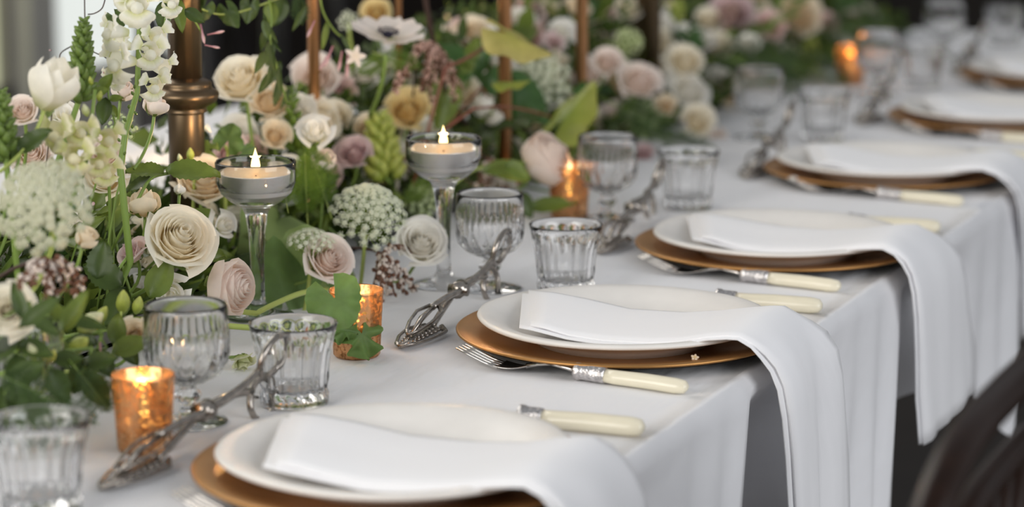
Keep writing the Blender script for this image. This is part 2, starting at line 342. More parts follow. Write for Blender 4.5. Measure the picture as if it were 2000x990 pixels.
m = MB(); m.tube([(-.010, .012, .028), (.010, .012, .028)], [.0058, .0058], 10); m.tube([(0, .006, .028), (0, .02, .029)], [.0085, .0085], 10); ob('pivot', m.mesh('pivot', 'silver'), tg)
for s, zz in ((1, .052), (-1, .012)):
    m = MB(); e = Vector((s*.004, .100, (zz+.028)/2+.004)); m.tube(bez((0, .015, .028), (s*.006, .06, .032), e, 8), [.005, .0056, .006, .0056, .005, .0046, .0044, .0044, .0042], 8, flat=.7)
    c = Vector((s*.006, .122, zz)); ring = [c+Vector((.004*s*sin(a), .022*cos(a)*1.0+.004*sin(a), .017*sin(a))) for a in [2*PI*i/22 for i in range(23)]]
    m.tube(ring, [.0030]*23, 8, cap=False)
    m.tube([c+Vector((0, -.022, .0)), c+Vector((0, -.016, .006)), c+Vector((0, -.007, .003))], [.0028, .002, .0012], 6)
    ob('ring_handle', m.mesh('ring_handle', 'silver'), tg)
tm = MB()
def tmod(a, r, z, j):
    if j > 26 or r < .02: return 0
    f = 0
    if .010 < z < .067: f -= .0022*abs(sin(a*9))*min(1, (z-.010)/.006)*min(1, (.067-z)/.010)
    if .004 < z < .022: f -= .0016*abs(sin(a*9+(z-.004)*170))
    return f
def lerp_prof(ps, n):
    out = []
    for (r0, z0), (r1, z1) in zip(ps[:-1], ps[1:]):
        for k in range(n): out.append((r0+(r1-r0)*k/n, z0+(z1-z0)*k/n))
    return out+[ps[-1]]
po = [(.0, .0), (.027, .0)]+lerp_prof([(.0300, .001), (.0308, .012), (.0312, .030), (.0332, .046), (.0362, .060), (.0385, .071)], 5)+[(.0388, .0722), (.0378, .0728), (.0368, .0720)]
pi_ = [(.0354, .063), (.0308, .046), (.0284, .030), (.0276, .018), (.0255, .0135), (.015, .012), (.0, .012)]
def fix_tm(a, r, z, j): return tmod(a, r, z, j)
tu = thing('tumbler', '', 'glass'); ob('glass_body', MB().lathe(po+pi_, 144, fix_tm, cap=False).mesh('glass_body', 'glass'), tu)
go = thing('goblet', '', 'glass')
gp = [(.0, .0), (.031, .0), (.0335, .0012), (.0335, .0022), (.020, .0050), (.009, .0085), (.0062, .014), (.0066, .018), (.0110, .0215), (.0118, .0245), (.0100, .0275), (.0064, .031), (.0075, .034)]
ng = len(gp); gb = lerp_prof([(.016, .0365), (.0275, .0425), (.0342, .0510), (.0366, .061), (.0368, .071), (.0360, .086), (.0352, .1015)], 5)
gi = [(.0344, .1032), (.0334, .1032), (.0326, .101), (.0336, .086), (.0340, .074), (.0334, .063), (.0305, .053), (.023, .0455), (.010, .0415), (.0, .041)]
def gmod(a, r, z, j):
    if ng <= j < ng+len(gb):
        if z < .084:
            k = min(1, (.084-z)/.008); ph = (z-.036)*150
            d = min(abs(sin(a*8+ph*.55)), abs(sin(a*8-ph*.55))); return -.0026*k*(1-d)**2 if z < .068 else -.0016*k*abs(sin(a*16))
    if r > .006 and j < ng and z > .01: return .0005*cos(6*a)
    return 0
ob('glass_body', MB().lathe(gp+gb+gi, 160, gmod, cap=False).mesh('glass_body', 'glass'), go)
def flame_parts(parent, z, s=1.0, light=.25):
    ob('wick', MB().tube([(0, 0, z-.001), (.0005, 0, z+.004*s)], [.0007, .0006], 6).mesh('wick', 'wick'), parent)
    fl = MB(); prof = [(.0005, 0), (.0028, .002), (.0043, .006), (.0045, .009), (.0037, .014), (.0021, .019), (.0007, .0235), (.0001, .0265)]
    fl.lathe([(r*s, z+.002*s+h*s) for r, h in prof], 12); ob('flame', fl.mesh('flame', 'flame'), parent)
    if light:
        l = bpy.data.lights.new('flame_glow', 'POINT'); l.energy = light; l.color = (1, .66, .34); l.shadow_soft_size = .006
        o = bpy.data.objects.new('flame_glow', l); C.objects.link(o); o.parent = parent; o.location = (0, 0, z+.034*s)
vo = thing('votive_holder', '', 'candle holder')
ob('glass_body', MB().lathe([(.0, .0), (.0205, .0), (.0222, .002), (.0226, .008), (.0240, .035), (.0256, .062), (.0258, .0632), (.0252, .0638), (.0246, .0630), (.0228, .035), (.0214, .008), (.019, .005), (.0, .005)], 64, cap=False).mesh('glass_body', 'mercury'), vo)
vc = thing('votive_candle', '', 'candle'); ob('wax', MB().lathe([(.0, .0), (.0195, .0), (.0205, .002), (.0205, .018), (.019, .0195), (.0, .0185)], 32, cap=False).mesh('wax', 'wax'), vc); flame_parts(vc, .0185, .9, .18)
cs = thing('glass_candlestick', '', 'candlestick')
cp = [(.0, .0), (.033, .0), (.0355, .0015), (.0355, .003), (.022, .0055), (.011, .009), (.0075, .016), (.0070, .03), (.0072, .06), (.0085, .085), (.0112, .105), (.0150, .1125), (.026, .1185), (.036, .1275), (.0400, .138), (.0402, .150), (.0405, .1575), (.0396, .1590), (.0386, .1575), (.0382, .150), (.0378, .140), (.034, .1315), (.025, .1265), (.0, .1255)]
ob('glass_body', MB().lathe(cp, 72, cap=False).mesh('glass_body', 'glass'), cs)
tl = thing('tealight', '', 'candle')
ob('cup', MB().lathe([(.0, .0), (.0325, .0), (.0338, .001), (.0345, .020), (.0350, .0207), (.0342, .0207), (.0335, .004), (.0, .003)], 48, cap=False).mesh('cup', 'tin'), tl)
ob('wax', MB().lathe([(.0, .004), (.0330, .004), (.0338, .0175), (.032, .0182), (.0, .0170)], 40, cap=False).mesh('wax', 'wax'), tl); flame_parts(tl, .0172, 1.0, .4)
rng(None)
used = set()
def put(proto, label, loc, rz=0, group=None, rot=None, scale=None):
    o = proto if proto.name not in used else copy_tree(proto)
    used.add(proto.name); o.location = loc; o.rotation_euler = rot if rot else (0, 0, rz)
    if scale: o.scale = scale
    o['label'] = label
    if group: o['group'] = group
    return o
for k, (x, y) in enumerate(PL):
    put(ch, 'gold charger plate under the white dinner plate '+WH[k], (x, y, T+.0012), random.random()*6, 'gold charger plates')
    put(dp, 'white glazed dinner plate on the gold charger '+WH[k], (x, y, T+.0058), random.random()*6, 'white dinner plates')
    np_ = thing('napkin', 'white linen napkin draped over the plate and table edge '+WH[k], 'napkin', (x, y, T+.004), group='linen napkins on the plates')
    dx = max(XE+.018-x-.188, -.006)
    drop = [.08, .12, .055, .06, .06, .06][k]; wid = .069; dw = [(.076, 0), (.094, .045), (.125, .055), (.10, .04), (.10, .04), (.10, .04)][k]
    a = napkin_mesh(k*3.1, drop, wid, -.090, False, *dw); b = napkin_mesh(k*3.1, drop*.9, wid, -.099, True, *dw)
    for q in (a, b): q.v = [(px+(dx*max(0, min(1, (px-.13)/.05))), py, pz) for px, py, pz in q.v]
    ob('top_ply', a.mesh('top_ply', 'napkin'), np_); ob('lower_ply', b.mesh('lower_ply', 'napkin'), np_)
fork_px = [None, ((905, 703), (1348, 768)), None, None, None]
for k, (x, y) in enumerate(PL[:6]):
    fy = y-.154; fx = .038+x*.2
    put(fk, 'ivory handled fork lying beside the gold charger '+WH[k], (fx, fy, T+.001), -.115, 'ivory handled forks')
    put(kn, 'ivory handled knife on the far side of the plate '+WH[k], (.047+x*.2, y+.195, T+.001), .05, 'ivory handled knives')
for k, (a, b) in enumerate((((205, 962), (545, 800)), ((780, 688), (985, 570)), ((1168, 505), (1290, 412)), ((1450, 360), (1545, 285)), ((1680, 252), (1745, 195)), ((1868, 150), (1915, 110)))):
    A = onz(*a); B = onz(*b); M_ = (A+B)/2
    put(tg, 'ornate tarnished silver serving tongs left of the plate '+WH[k], (M_.x, M_.y, T+.001), math.atan2(-(B-A).x, (B-A).y), 'silver serving tongs')
for k, (px, py, lab) in enumerate(((82, 1000, 'blurred cut glass tumbler at the near left corner of the table'), (575, 790, 'cut glass tumbler above the nearest plate in front of the tongs ring'), (1105, 572, 'cut glass tumbler above the second plate with candle glints'),
    (1343, 408, 'cut glass tumbler above the third plate'), (1607, 275, 'cut glass tumbler above the fourth plate with orange glints'), (1800, 172, 'cut glass tumbler above the fifth plate'), (1960, 88, 'cut glass tumbler above the sixth plate against the dark wall'))):
    p = onz(px, py); put(tu, lab, (p.x, p.y, T+.0012), k*1.3, 'cut glass tumblers')
for k, (px, py, lab) in enumerate(((45, 865, 'cut crystal goblet at the left among leaves beside the glowing votive'), (368, 828, 'cut crystal goblet behind the nearest tumbler beside the glowing votive'), (957, 566, 'cut crystal goblet behind the second tumbler by the ring of the tongs'),
    (1185, 432, 'cut crystal goblet beside the pink rose and small votive'), (1480, 272, 'cut crystal goblet in front of pale pink rose beyond the ferns'), (1712, 185, 'cut crystal goblet with orange candle glint beside the far votive'), (1842, 115, 'cut crystal goblet farthest along against the dark wall'))):
    p = onz(px, py); put(go, lab, (p.x, p.y, T+.0012), k*.9, 'cut crystal goblets')
for k, (px, py, lab) in enumerate(((283, 880, 'copper mercury glass holder near the tongs at lower left'), (697, 696, 'copper mercury glass holder behind the scalloped geranium leaf'), (1112, 425, 'copper mercury glass holder behind the second tumbler'), (1660, 165, 'copper mercury glass holder far along beside the blurred ferns'))):
    p = onz(px, py); put(vo, lab, (p.x, p.y, T+.0012), k*1.1, 'mercury glass votive holders'); put(vc, 'lit votive candle inside the '+lab, (p.x, p.y, T+.0064), 0, 'lit votive candles')
H = .1575
for k, (px, py, lab) in enumerate(((499, 318, 'clear glass candlestick rising from the flowers at left'), (866, 272, 'clear glass candlestick behind the crystal goblet'))):
    p = onz(px, py, H); put(cs, lab, (p.x, p.y, T+.0008), k, 'glass candlesticks'); put(tl, 'lit tealight in the '+lab, (p.x, p.y, T+.1268), 0, 'lit tealights')
for k, (px, py, z, lab) in enumerate(((403, 284, .02, 'lit tealight on the far side of the table behind the column'), (785, 62, .14, 'lit tealight behind the white anemone'))):
    if k == 0:
        p = onz(px, py, .02); put(tl, lab, (p.x, p.y, T+.002), 0, 'lit tealights')
    else:
        p = onz(px, py, H); q = put(cs, 'clear glass candlestick hidden behind the white anemone', (p.x, p.y, T+.0008), 0, 'glass candlesticks'); put(tl, lab, (p.x, p.y, T+.1268), 0, 'lit tealights')
# ================================================================== candelabra, rods, tray
p = onx(363, 200, -.46)
ca = thing('brass_column', 'tall aged brass column with moulded ring rising behind the snapdragons', 'candelabra', (p.x, p.y, T))
ob('foot', MB().lathe([(.06, .02), (.062, .03), (.04, .038), (.024, .06), (.020, .08)], 40).mesh('foot', 'brass'), ca)
zr = p.z-T+.005
ob('lower_shaft', MB().lathe([(.0185, .07), (.0188, zr-.014), (.0178, zr-.010)], 40).mesh('lower_shaft', 'brass'), ca)
ob('ring_moulding', MB().lathe([(.0188, zr-.016), (.0215, zr-.0150), (.0220, zr-.013), (.0205, zr-.0115), (.0225, zr-.0090), (.0300, zr-.0050), (.0338, zr+.0005), (.0345, zr+.003), (.0338, zr+.0058), (.0290, zr+.0092), (.0265, zr+.0105), (.0272, zr+.0135), (.0268, zr+.0160), (.0230, zr+.0185), (.0200, zr+.0195), (.0168, zr+.0215)], 56).mesh('ring_moulding', 'brass'), ca)
ob('upper_shaft', MB().lathe([(.0168, zr+.015), (.0170, zr+.2), (.0166, .62)], 40, lambda a, r, z, j: .0006*abs(cos(6*a))).mesh('upper_shaft', 'brass'), ca)
COL = Vector((p.x, p.y, T))
for k, (px, wpx, mt, lab) in enumerate(((986, 26, 'copper', 'slim copper rod behind the vine leaf and pink rose'), (1136, 24, 'copper', 'slim copper rod left of the green snowball flower'), (1264, 54, 'brass', 'thick blurred brass column beyond the green snowball flower'), (612, 24, 'copper', 'slim gold rod behind the hanging jasmine'), (779, 12, 'copper', 'thin copper rod behind the white anemone'))):
    q = onx(px, 60, (-.385, -.385, -.45, -.50, -.50)[k]); r = wpx/2/pxm(q); t = thing('candelabra_rod', lab, 'rod', (q.x, q.y, T), group='candelabra rods in the garland')
    ob('shaft', MB().lathe([(r, .03), (r, .34), (r*.99, .62)], 24).mesh('shaft', mt), t); ob('foot', MB().lathe([(r*2.4, .02), (r*2.2, .03), (r*1.1, .045)], 24).mesh('foot', mt), t)
m = MB(); 
for (x0, x1, y0, y1) in ((-.66, -.405, -.85, 2.74),):
    m.box(x0, x1, y0, y1, T+.002, T+.006); m.box(x0, x0+.004, y0, y1, T+.002, T+.022); m.box(x1-.004, x1, y0, y1, T+.002, T+.022); m.box(x0, x1, y0, y0+.004, T+.002, T+.022); m.box(x0, x1, y1-.004, y1, T+.002, T+.022)
    m.box(x0+.03, x1-.03, y0+.02, y1-.02, T+.006, T+.035)
tag(ob('flower_tray', m.mesh('flower_tray', 'tray', False)), 'long low grey metal tray holding the flower garland', 'tray')
# ================================================================== chairs
c1 = thing('spindle_chair', 'dark polished wood hoop back chair at the lower right corner', 'chair', (.50, -.53, 0))
def hoop(w_, h_, z0, r, yo=0):
    pts = []
    for i in range(29):
        a = PI*i/28; sx = math.copysign(abs(cos(a))**.55, cos(a)); sz = sin(a)**.42; pts.append(Vector((.03*sz, -w_*sx, z0+(h_-z0)*sz)))
    m = MB(); m.tube(pts, [r]*29, 12); return m, pts
mo, po_ = hoop(.275, .878, .46, .0135); ob('back_hoop', mo.mesh('back_hoop', 'wood'), c1)
mi, pi2 = hoop(.225, .826, .46, .0105); ob('inner_hoop', mi.mesh('inner_hoop', 'wood'), c1)
for i in range(9):
    y = -.16+.04*i; m = MB(); m.tube([(0, y*.7, .46), (.02, y*.9, .65), (.030, y*1.1, .818-.012*abs(y/.16))], [.006, .0078, .006], 8); ob('spindle', m.mesh('spindle', 'wood'), c1)
m = MB(); m.lathe([(.0, .39), (.19, .39), (.215, .40), (.215, .415), (.19, .425), (.0, .418)], 36, cap=False); me = m.mesh('seat', 'wood'); ob('seat', me, c1, Matrix.Translation((-.17, 0, 0)))
for sx in (-.30, -.03):
    for sy in (-.15, .15):
        m = MB(); m.tube([(sx, sy, .40), (sx*1.1+.01, sy*1.25, 0)], [.017, .012], 10); ob('leg', m.mesh('leg', 'wood'), c1)
bc = thing('bentwood_chair', '', 'chair')
def bhoop(w_, h_, r, n=24): return [Vector((-.02*sin(PI*i/n), -w_*cos(PI*i/n), .45+(h_-.45)*(sin(PI*i/n)**.6))) for i in range(n+1)]
m = MB(); m.tube(bhoop(.20, .92, .018), [.019]*25, 10); ob('back_hoop', m.mesh('back_hoop', 'black'), bc)
m = MB(); m.tube(bhoop(.12, .80, .012), [.012]*25, 10); ob('inner_hoop', m.mesh('inner_hoop', 'black'), bc)
ob('seat', MB().lathe([(.0, .43), (.2, .43), (.21, .44), (.2, .46), (.0, .455)], 32, cap=False).mesh('seat', 'black'), bc, Matrix.Translation((.19, 0, 0)))
for sx in (.03, .33):
    for sy in (-.16, .16): m = MB(); m.tube([(sx, sy, .44), (sx, sy*1.2, 0)], [.016, .012], 8); ob('leg', m.mesh('leg', 'black'), bc)
rng(None)
for k, (px, py, d, rz, lab) in enumerate(((310, 42, 4.5, .5, 'black bentwood chair behind the green bud spike against the window'), (-120, 112, 4.0, .3, 'black bentwood chair at the left edge beyond the white tulip'), (445, 60, 5.9, .3, 'black bentwood chair right of the brass column in shadow'), (590, 70, 6.6, .1, 'black bentwood chair behind the hanging jasmine in shadow'), (700, 30, 7.4, .2, 'black bentwood chair farthest back in shadow'))):
    p = CO+ray(px, py)*d; sc = max(.9, (p.z)/.92); put(bc, lab, (p.x, p.y, 0), rz, 'black bentwood chairs', scale=(1, 1, max(.88, min(1.15, p.z/.92))))
MARKS = [(104, 168, 'white tulip'), (360, 180, 'brass column ring'), (500, 330, 'near tealight'), (866, 290, 'second tealight'), (757, 70, 'white anemone'), (352, 466, 'large cream rose'), (720, 412, 'sharp lace flower'), (1068, 312, 'pale pink rose'), (986, 60, 'first copper rod'), (1136, 120, 'second copper rod'), (1264, 60, 'thick brass column'), (84, 398, 'left lace flower'), (365, 690, 'near goblet'), (283, 810, 'near copper votive'), (697, 630, 'second copper votive'), (957, 450, 'second goblet'), (1185, 330, 'third goblet'), (1343, 350, 'third tumbler'), (1480, 190, 'fourth goblet'), (1607, 215, 'fourth tumbler'), (1660, 140, 'far votive'), (1345, 178, 'white rose pair'), (1228, 82, 'green snowball flower'), (280, 80, 'white snapdragon'), (620, 255, 'white lisianthus'), (470, 155, 'cream rose by the column')]
def project(p): d = p-CO; z = d.dot(FW); return 1000+FPX*d.dot(RT)/z, 495-FPX*d.dot(UP)/z
def where(p):
    x, y = project(p); mx, my, nm = min(MARKS, key=lambda q: (q[0]-x)**2+(q[1]-y)**2); dx, dy = x-mx, y-my; D = math.hypot(dx, dy)
    far = 'close' if D < 60 else ('a hand' if D < 130 else 'well')
    h = '' if abs(dx) < .4*D else ('left' if dx < 0 else 'right'); v = '' if abs(dy) < .4*D else ('above' if dy < 0 else 'below')
    return '%s %s the %s' % (far, (v+' and '+h+' of') if h and v else (v or h+' of'), nm)
def inframe(p, m=0): x, y = project(p); return -m < x < 2000+m and -m < y < 990+m
SEEN = set()
def fresh(lab):
    if lab in SEEN: return False
    SEEN.add(lab); return True
# ================================================================== flowers
PROTO = {}
def rose_meshes(key, mt, n, opn, nu=6, nv=5, seed=0, closed=.0, inner=None):
    R = random.Random(seed); out = []
    for i in range(n):
        q = i/(n-1); th = i*2.39996+R.uniform(-.15, .15); r = .09+.62*q**.85; h = 1.16-.34*q+R.uniform(-.05, .05); wv = 1.9*(1-q)**1.5+.95; k1 = R.uniform(.9, 1.1); ph = R.uniform(0, 6)
        def P(u, v, q=q, th=th, r=r, h=h, wv=wv, k1=k1, ph=ph):
            uu = u*2-1; vv = v; s = sin(PI/2*min(1, vv/.55)); wf = .45+.55*sin(PI/2*min(1, vv*1.3)); 
            rad = r*(.22+.78*s); fl = max(0, vv-.5)
            rad += q*opn*fl*fl*1.7*k1 - (1-q)*.22*fl*r*2 - closed*fl*fl*.9*q
            rad += .07*q*abs(uu)**3*vv + .025*q*sin(uu*4+ph)*vv
            z = h*vv*(1-.20*uu*uu*vv)-q*opn*.9*max(0, vv-.62)**2*2.2 - q*.12*abs(uu)**3*vv*opn
            a = th+uu*wv*wf*(1-.10*vv); return Vector((rad*cos(a), rad*sin(a), z-.55))
        out.append(MB().grid(P, nu, nv).mesh('petal', inner if (inner and q < .35) else mt))
    return out
def sepals(n=5, l=.6):
    m = MB()
    for k in range(n):
        a0 = 2*PI*k/n
        def P(u, v, a0=a0):
            uu = (u*2-1)*.30*sin(PI*min(1, v*.85+.15))**.7; rad = .12+.42*sin(PI/2*v); return Vector((rad*cos(a0+uu), rad*sin(a0+uu), -.60+l*v*v))
        m.grid(P, 2, 4)
    return m
def proto(kind, colour, hero=False):
    key = (kind, colour, hero)
    if key in PROTO: return PROTO[key]
    rt = []
    nu, nv = (8, 7) if hero else (6, 5)
    if kind == 'rose': rt = [('petal', x) for x in rose_meshes(key, colour, 30 if hero else 20, .55, nu, nv, sum(map(ord, colour)) % 97)]
    elif kind == 'open_rose': rt = [('petal', x) for x in rose_meshes(key, colour, 24 if hero else 17, 1.0, nu, nv, 5)]
    elif kind == 'peony': rt = [('petal', x) for x in rose_meshes(key, colour, 32 if hero else 22, .16, nu, nv, 11, .25)]
    elif kind == 'rosebud': rt = [('petal', x) for x in rose_meshes(key, colour, 9, .12, nu, nv, 17, .35)]
    elif kind == 'lisianthus': rt = [('petal', x) for x in rose_meshes(key, colour, 8, .9, nu, nv, 23)]
    elif kind == 'tulip':
        for i in range(9):
            q = i/8; th = i*2.3999; r = .45+.32*q
            def P(u, v, th=th, r=r, q=q):
                uu = u*2-1; wv = .95*sin(PI*min(1, (v*.86+.12)))**.6*(1-.25*v); rad = r*(.12+sin(PI*(.06+.62*v))*1.0); z = 1.5*v-.06*uu*uu; a = th+uu*wv
                return Vector((rad*cos(a), rad*sin(a), z-.75))
            rt.append(('petal', MB().grid(P, 6, 9).mesh('petal', colour)))
    elif kind == 'anemone':
        for i in range(7):
            th = i*2*PI/7*2; lay = .05*(i % 2)
            def P(u, v, th=th, lay=lay, i=i):
                uu = u*2-1; rr = .08+.92*v; wv = .52*sin(PI*min(1, v*.78+.14))**.55*(1.1-.3*v); z = .30*v*v-.16*max(0, v-.8)+lay-.10+.05*uu*uu*v+.03*sin(5*uu+i)*v
                a = th+uu*wv*1.25; return Vector((rr*cos(a), rr*sin(a), z))
            rt.append(('petal', MB().grid(P, 6, 7).mesh('petal', colour)))
        m = MB(); m.egg((0, 0, -.06), (0, 0, 1), .17, .20, 12, 6); rt.append(('heart', m.mesh('heart', 'navy')))
        m = MB()
        for k in range(48):
            a = k*2.4; r = .20+.12*((k*7) % 10)/10; m.tube([(0, 0, 0), (r*.6*cos(a), r*.6*sin(a), .08), (r*cos(a), r*sin(a), .13)], [.006]*3, 4); m.egg((r*cos(a), r*sin(a), .12), (0, 0, 1), .026, .05, 5, 3)
        rt.append(('stamens', m.mesh('stamens', 'navy')))
    elif kind == 'ball':
        for k in range(44):
            z = 1-2*(k+.5)/60; r = math.sqrt(1-z*z); a = k*2.39996; d = Vector((r*cos(a), r*sin(a), z)); m = MB(); x = d.orthogonal().normalized(); y = d.cross(x)
            for i in range(5):
                b = 2*PI*i/5; t_ = d*.92+(x*cos(b)+y*sin(b))*.2; m.add([d*.86, d*.93+(x*cos(b-.5)+y*sin(b-.5))*.15, t_, d*.93+(x*cos(b+.5)+y*sin(b+.5))*.15], [(0, 1, 2, 3)], [0, .6, 1, .6])
            rt.append(('floret', m.mesh('floret', colour)))
    if kind in ('rose', 'rosebud', 'open_rose', 'peony', 'lisianthus'): rt.append(('sepals', sepals(5, .75 if kind == 'rosebud' else .35).mesh('sepals', 'mid')))
    PROTO[key] = rt; return rt
def facing(f): 
    z = camdir(*f); return z.to_track_quat('Z', 'Y')
def core(p): return Vector((-.45+.06*random.uniform(-1, 1), p.y+random.uniform(-.02, .03), T+.03))
def stem_mesh(root, p0, d0, end, rad, mt, n=10):
    inv = root.matrix_basis.inverted(); L = (end-p0).length
    pts = bez(p0, p0+d0*L*.45, end, n); s = root.matrix_basis.to_scale().x
    m = MB(); m.tube([inv @ q for q in pts], rad/s, 7); return m.mesh('stem', mt)
def fl(kind, colour, px, py, X, dia, face, label, hero=False, cat='flower', name=None, stem='stem', stem_to=None, group=None, spin=0):
    X += .03 if X < -.38 else 0; dia *= 1.14 if X < -.36 and kind == 'rose' else 1
    p = onx(px, py, X); r = dia/2/pxm(p)*(.98 if kind != 'tulip' else 1.15); rot = facing(face)
    from mathutils import Quaternion
    rot = rot @ Quaternion((0, 0, 1), spin if spin else random.uniform(0, 6))
    nm = name or {'rose': 'garden_rose', 'open_rose': 'open_rose', 'peony': 'peony', 'rosebud': 'rosebud', 'lisianthus': 'lisianthus', 'tulip': 'tulip', 'anemone': 'anemone', 'ball': 'snowball_flower'}[kind]
    o = thing(nm, label, cat, p, rot, r*{'rose': 1.1, 'peony': 1.36, 'rosebud': 1.25, 'lisianthus': 1.1}.get(kind, 1.0), group)
    for n_, me in proto(kind, colour, hero): ob(n_, me, o)
    if stem:
        z = camdir(*face); a = p-z*r*.55; e = onx(*stem_to) if stem_to else core(p)
        ob('stem', stem_mesh(o, a, (-z*.6+Vector((0, 0, -.6))).normalized(), e, max(.0016, min(.0035, r*.06)), stem), o)
    return o
F = fl
F('tulip', 'tulip', 104, 168, -.33, 112, (.42, .78, .30), 'large white double tulip leaning right at upper left', True, stem='pale_stem', stem_to=(0, 335, -.34))
F('rose', 'cream', 352, 466, -.32, 150, (.38, .42, .82), 'large open cream rose left of the near glass candlestick', True)
F('peony', 'blush', 450, 562, -.29, 118, (.80, .02, .45), 'blush pink peony bloom below the cream rose behind the goblet', True)
F('rose', 'blush', 643, 506, -.285, 112, (.45, .3, .8), 'white blush rose behind the geranium leaves by the small votive', True)
F('peony', 'blush', 1068, 312, -.29, 118, (.62, .48, .42), 'big pale pink rose by the copper rod above the goblet', True, name='garden_rose')
F('rose', 'white', 824, 474, -.245, 112, (.2, .45, .85), 'white rose at the foot of the second glass candlestick', True)
F('anemone', 'blush', 757, 70, -.42, 148, (.12, .90, .42), 'white anemone with navy black heart at top centre', True, stem_to=(722, 225, -.43))
F('rosebud', 'blush', 303, 205, -.37, 62, (.15, .96, .2), 'blush rosebud with long green sepals left of the brass column', True, stem_to=(262, 330, -.37))
F('rosebud', 'peach', 280, 395, -.37, 84, (-.1, .95, .25), 'peach rosebud standing behind the large cream rose', True)
F('rosebud', 'peach', 168, 464, -.31, 62, (.4, .7, .5), 'small peach rosebud beside the left lace flower head')
F('lisianthus', 'mauve', 256, 492, -.37, 72, (-.5, .6, .5), 'mauve petalled bloom half hidden left of the cream rose')
F('lisianthus', 'white', 335, 572, -.33, 74, (.1, -.3, .9), 'white ruffled bloom under the cream rose')
F('lisianthus', 'white', 437, 440, -.38, 66, (.6, .2, .6), 'white lisianthus between cream rose and candlestick stem')
F('rose', 'peach', 398, 352, -.46, 108, (.2, .6, .7), 'peach garden rose behind the near tealight', True)
F('rosebud', 'white', 350, 370, -.38, 32, (0, 1, .1), 'tiny white bud above the cream rose')
F('open_rose', 'yheart', 15, 604, -.27, 118, (.1, .25, .95), 'white ranunculus with yellow heart at the left edge', True, name='ranunculus')
F('rose', 'peach', 262, 650, -.27, 68, (.05, .2, .95), 'small peach ranunculus just left of the near goblet', name='ranunculus')
F('lisianthus', 'limetip', 474, 708, -.245, 54, (.25, -.85, .35), 'drooping greenish white bloom between near goblet and tumbler')
F('rose', 'cream', 470, 155, -.52, 108, (-.15, .55, .8), 'cream rose just right of the brass column ring')
F('rose', 'peach', 524, 195, -.52, 82, (.1, .4, .85), 'peach rose touching the cream rose right of the brass column')
F('rose', 'peach', 538, 262, -.50, 58, (.2, .3, .9), 'small peach rose below the hanging jasmine vine')
F('lisianthus', 'white', 615, 258, -.41, 84, (-.1, .6, .75), 'white lisianthus below the hanging jasmine buds')
F('rosebud', 'blush', 634, 312, -.40, 66, (.1, .8, .5), 'blush rosebud under the white lisianthus near the feathery green')
F('rose', 'mauve', 690, 298, -.46, 72, (-.2, .4, .85), 'dusky mauve rose left of the green bell spike')
F('rose', 'blush', 615, 150, -.58, 92, (.0, .4, .9), 'blush rose behind the hanging pink jasmine buds')
F('rose', 'pink', 662, 178, -.56, 72, (.2, .3, .9), 'pink rose behind the jasmine star flower')
F('rose', 'cream', 655, 225, -.52, 66, (0, .4, .9), 'cream rose between pink rose and white lisianthus')
F('rose', 'yellow', 796, 212, -.47, 88, (.0, .4, .9), 'yellow cream rose above the second glass candlestick')
F('lisianthus', 'white', 834, 248, -.47, 76, (.2, .5, .8), 'white lisianthus just behind the second tealight')
F('rose', 'yellow', 850, 205, -.52, 60, (.3, .3, .9), 'golden cream rose right of the yellow cream rose')
F('rosebud', 'peach', 888, 65, -.55, 62, (.3, .8, .4), 'peach rosebud right of the anemone near the dark twig')
F('rose', 'yellow', 735, 22, -.62, 56, (.0, .4, .9), 'yellow rose above the anemone at the top edge')
F('rose', 'peach', 1055, 38, -.58, 92, (.1, .3, .9), 'peach rose between the two copper rods at top')
F('rose', 'blush', 1020, 15, -.62, 60, (.1, .3, .9), 'blush rose beside the peach rose at the top edge')
F('lisianthus', 'white', 1095, 62, -.50, 62, (.3, .2, .9), 'white bloom touching the second copper rod at top')
F('lisianthus', 'mauve', 1082, 82, -.47, 44, (.0, .2, .9), 'small lilac bloom below the peach rose between copper rods')
F('rosebud', 'white', 945, 205, -.43, 58, (-.7, .5, .4), 'white bud left of the copper rod over the dark leaf')
F('rosebud', 'white', 968, 230, -.42, 46, (-.2, .8, .5), 'white bud touching the left side of the copper rod')
F('rose', 'white', 985, 365, -.36, 60, (.2, .5, .8), 'white rose low behind the second crystal goblet')
F('ball', 'ball', 1228, 82, -.42, 62, (.1, .5, .8), 'green white snowball flower by the thick brass column')
F('rose', 'blush', 1250, 158, -.36, 96, (.2, .5, .8), 'blush white rose below the green snowball flower')
F('rose', 'white', 1345, 178, -.36, 92, (.3, .5, .8), 'white rose above the third tumbler in the ferns')
F('rose', 'cream', 1338, 118, -.40, 72, (.0, .5, .8), 'cream rose above the white rose left of the ferns')
F('rose', 'cream', 1362, 235, -.32, 78, (.2, .3, .9), 'cream rose below the white rose over the third tumbler')
F('rose', 'peach', 1300, 205, -.36, 52, (.0, .3, .9), 'small peach rose left of the white rose pair')
F('lisianthus', 'blush', 1400, 268, -.31, 50, (.0, .2, .9), 'blush bloom left of the blurred fourth goblet foot')
F('rose', 'pink', 1505, 48, -.44, 62, (.2, .3, .9), 'pink rose above the feathery ferns at upper right')
F('rose', 'mauve', 1430, 22, -.50, 82, (.0, .3, .9), 'brownish mauve rose at the top above the ferns')
F('rose', 'white', 1462, 85, -.40, 46, (.1, .5, .8), 'small white rose at the left end of the ferns')
F('rose', 'peach', 1562, 30, -.46, 86, (.2, .3, .9), 'peach rose at the top right end of the garland')
F('rose', 'pink', 1612, 45, -.46, 52, (.2, .3, .9), 'small pink rose right of the peach rose at top right')
F('rose', 'blush', 1478, 168, -.36, 92, (.2, .3, .9), 'pale pink rose behind the blurred fourth goblet')
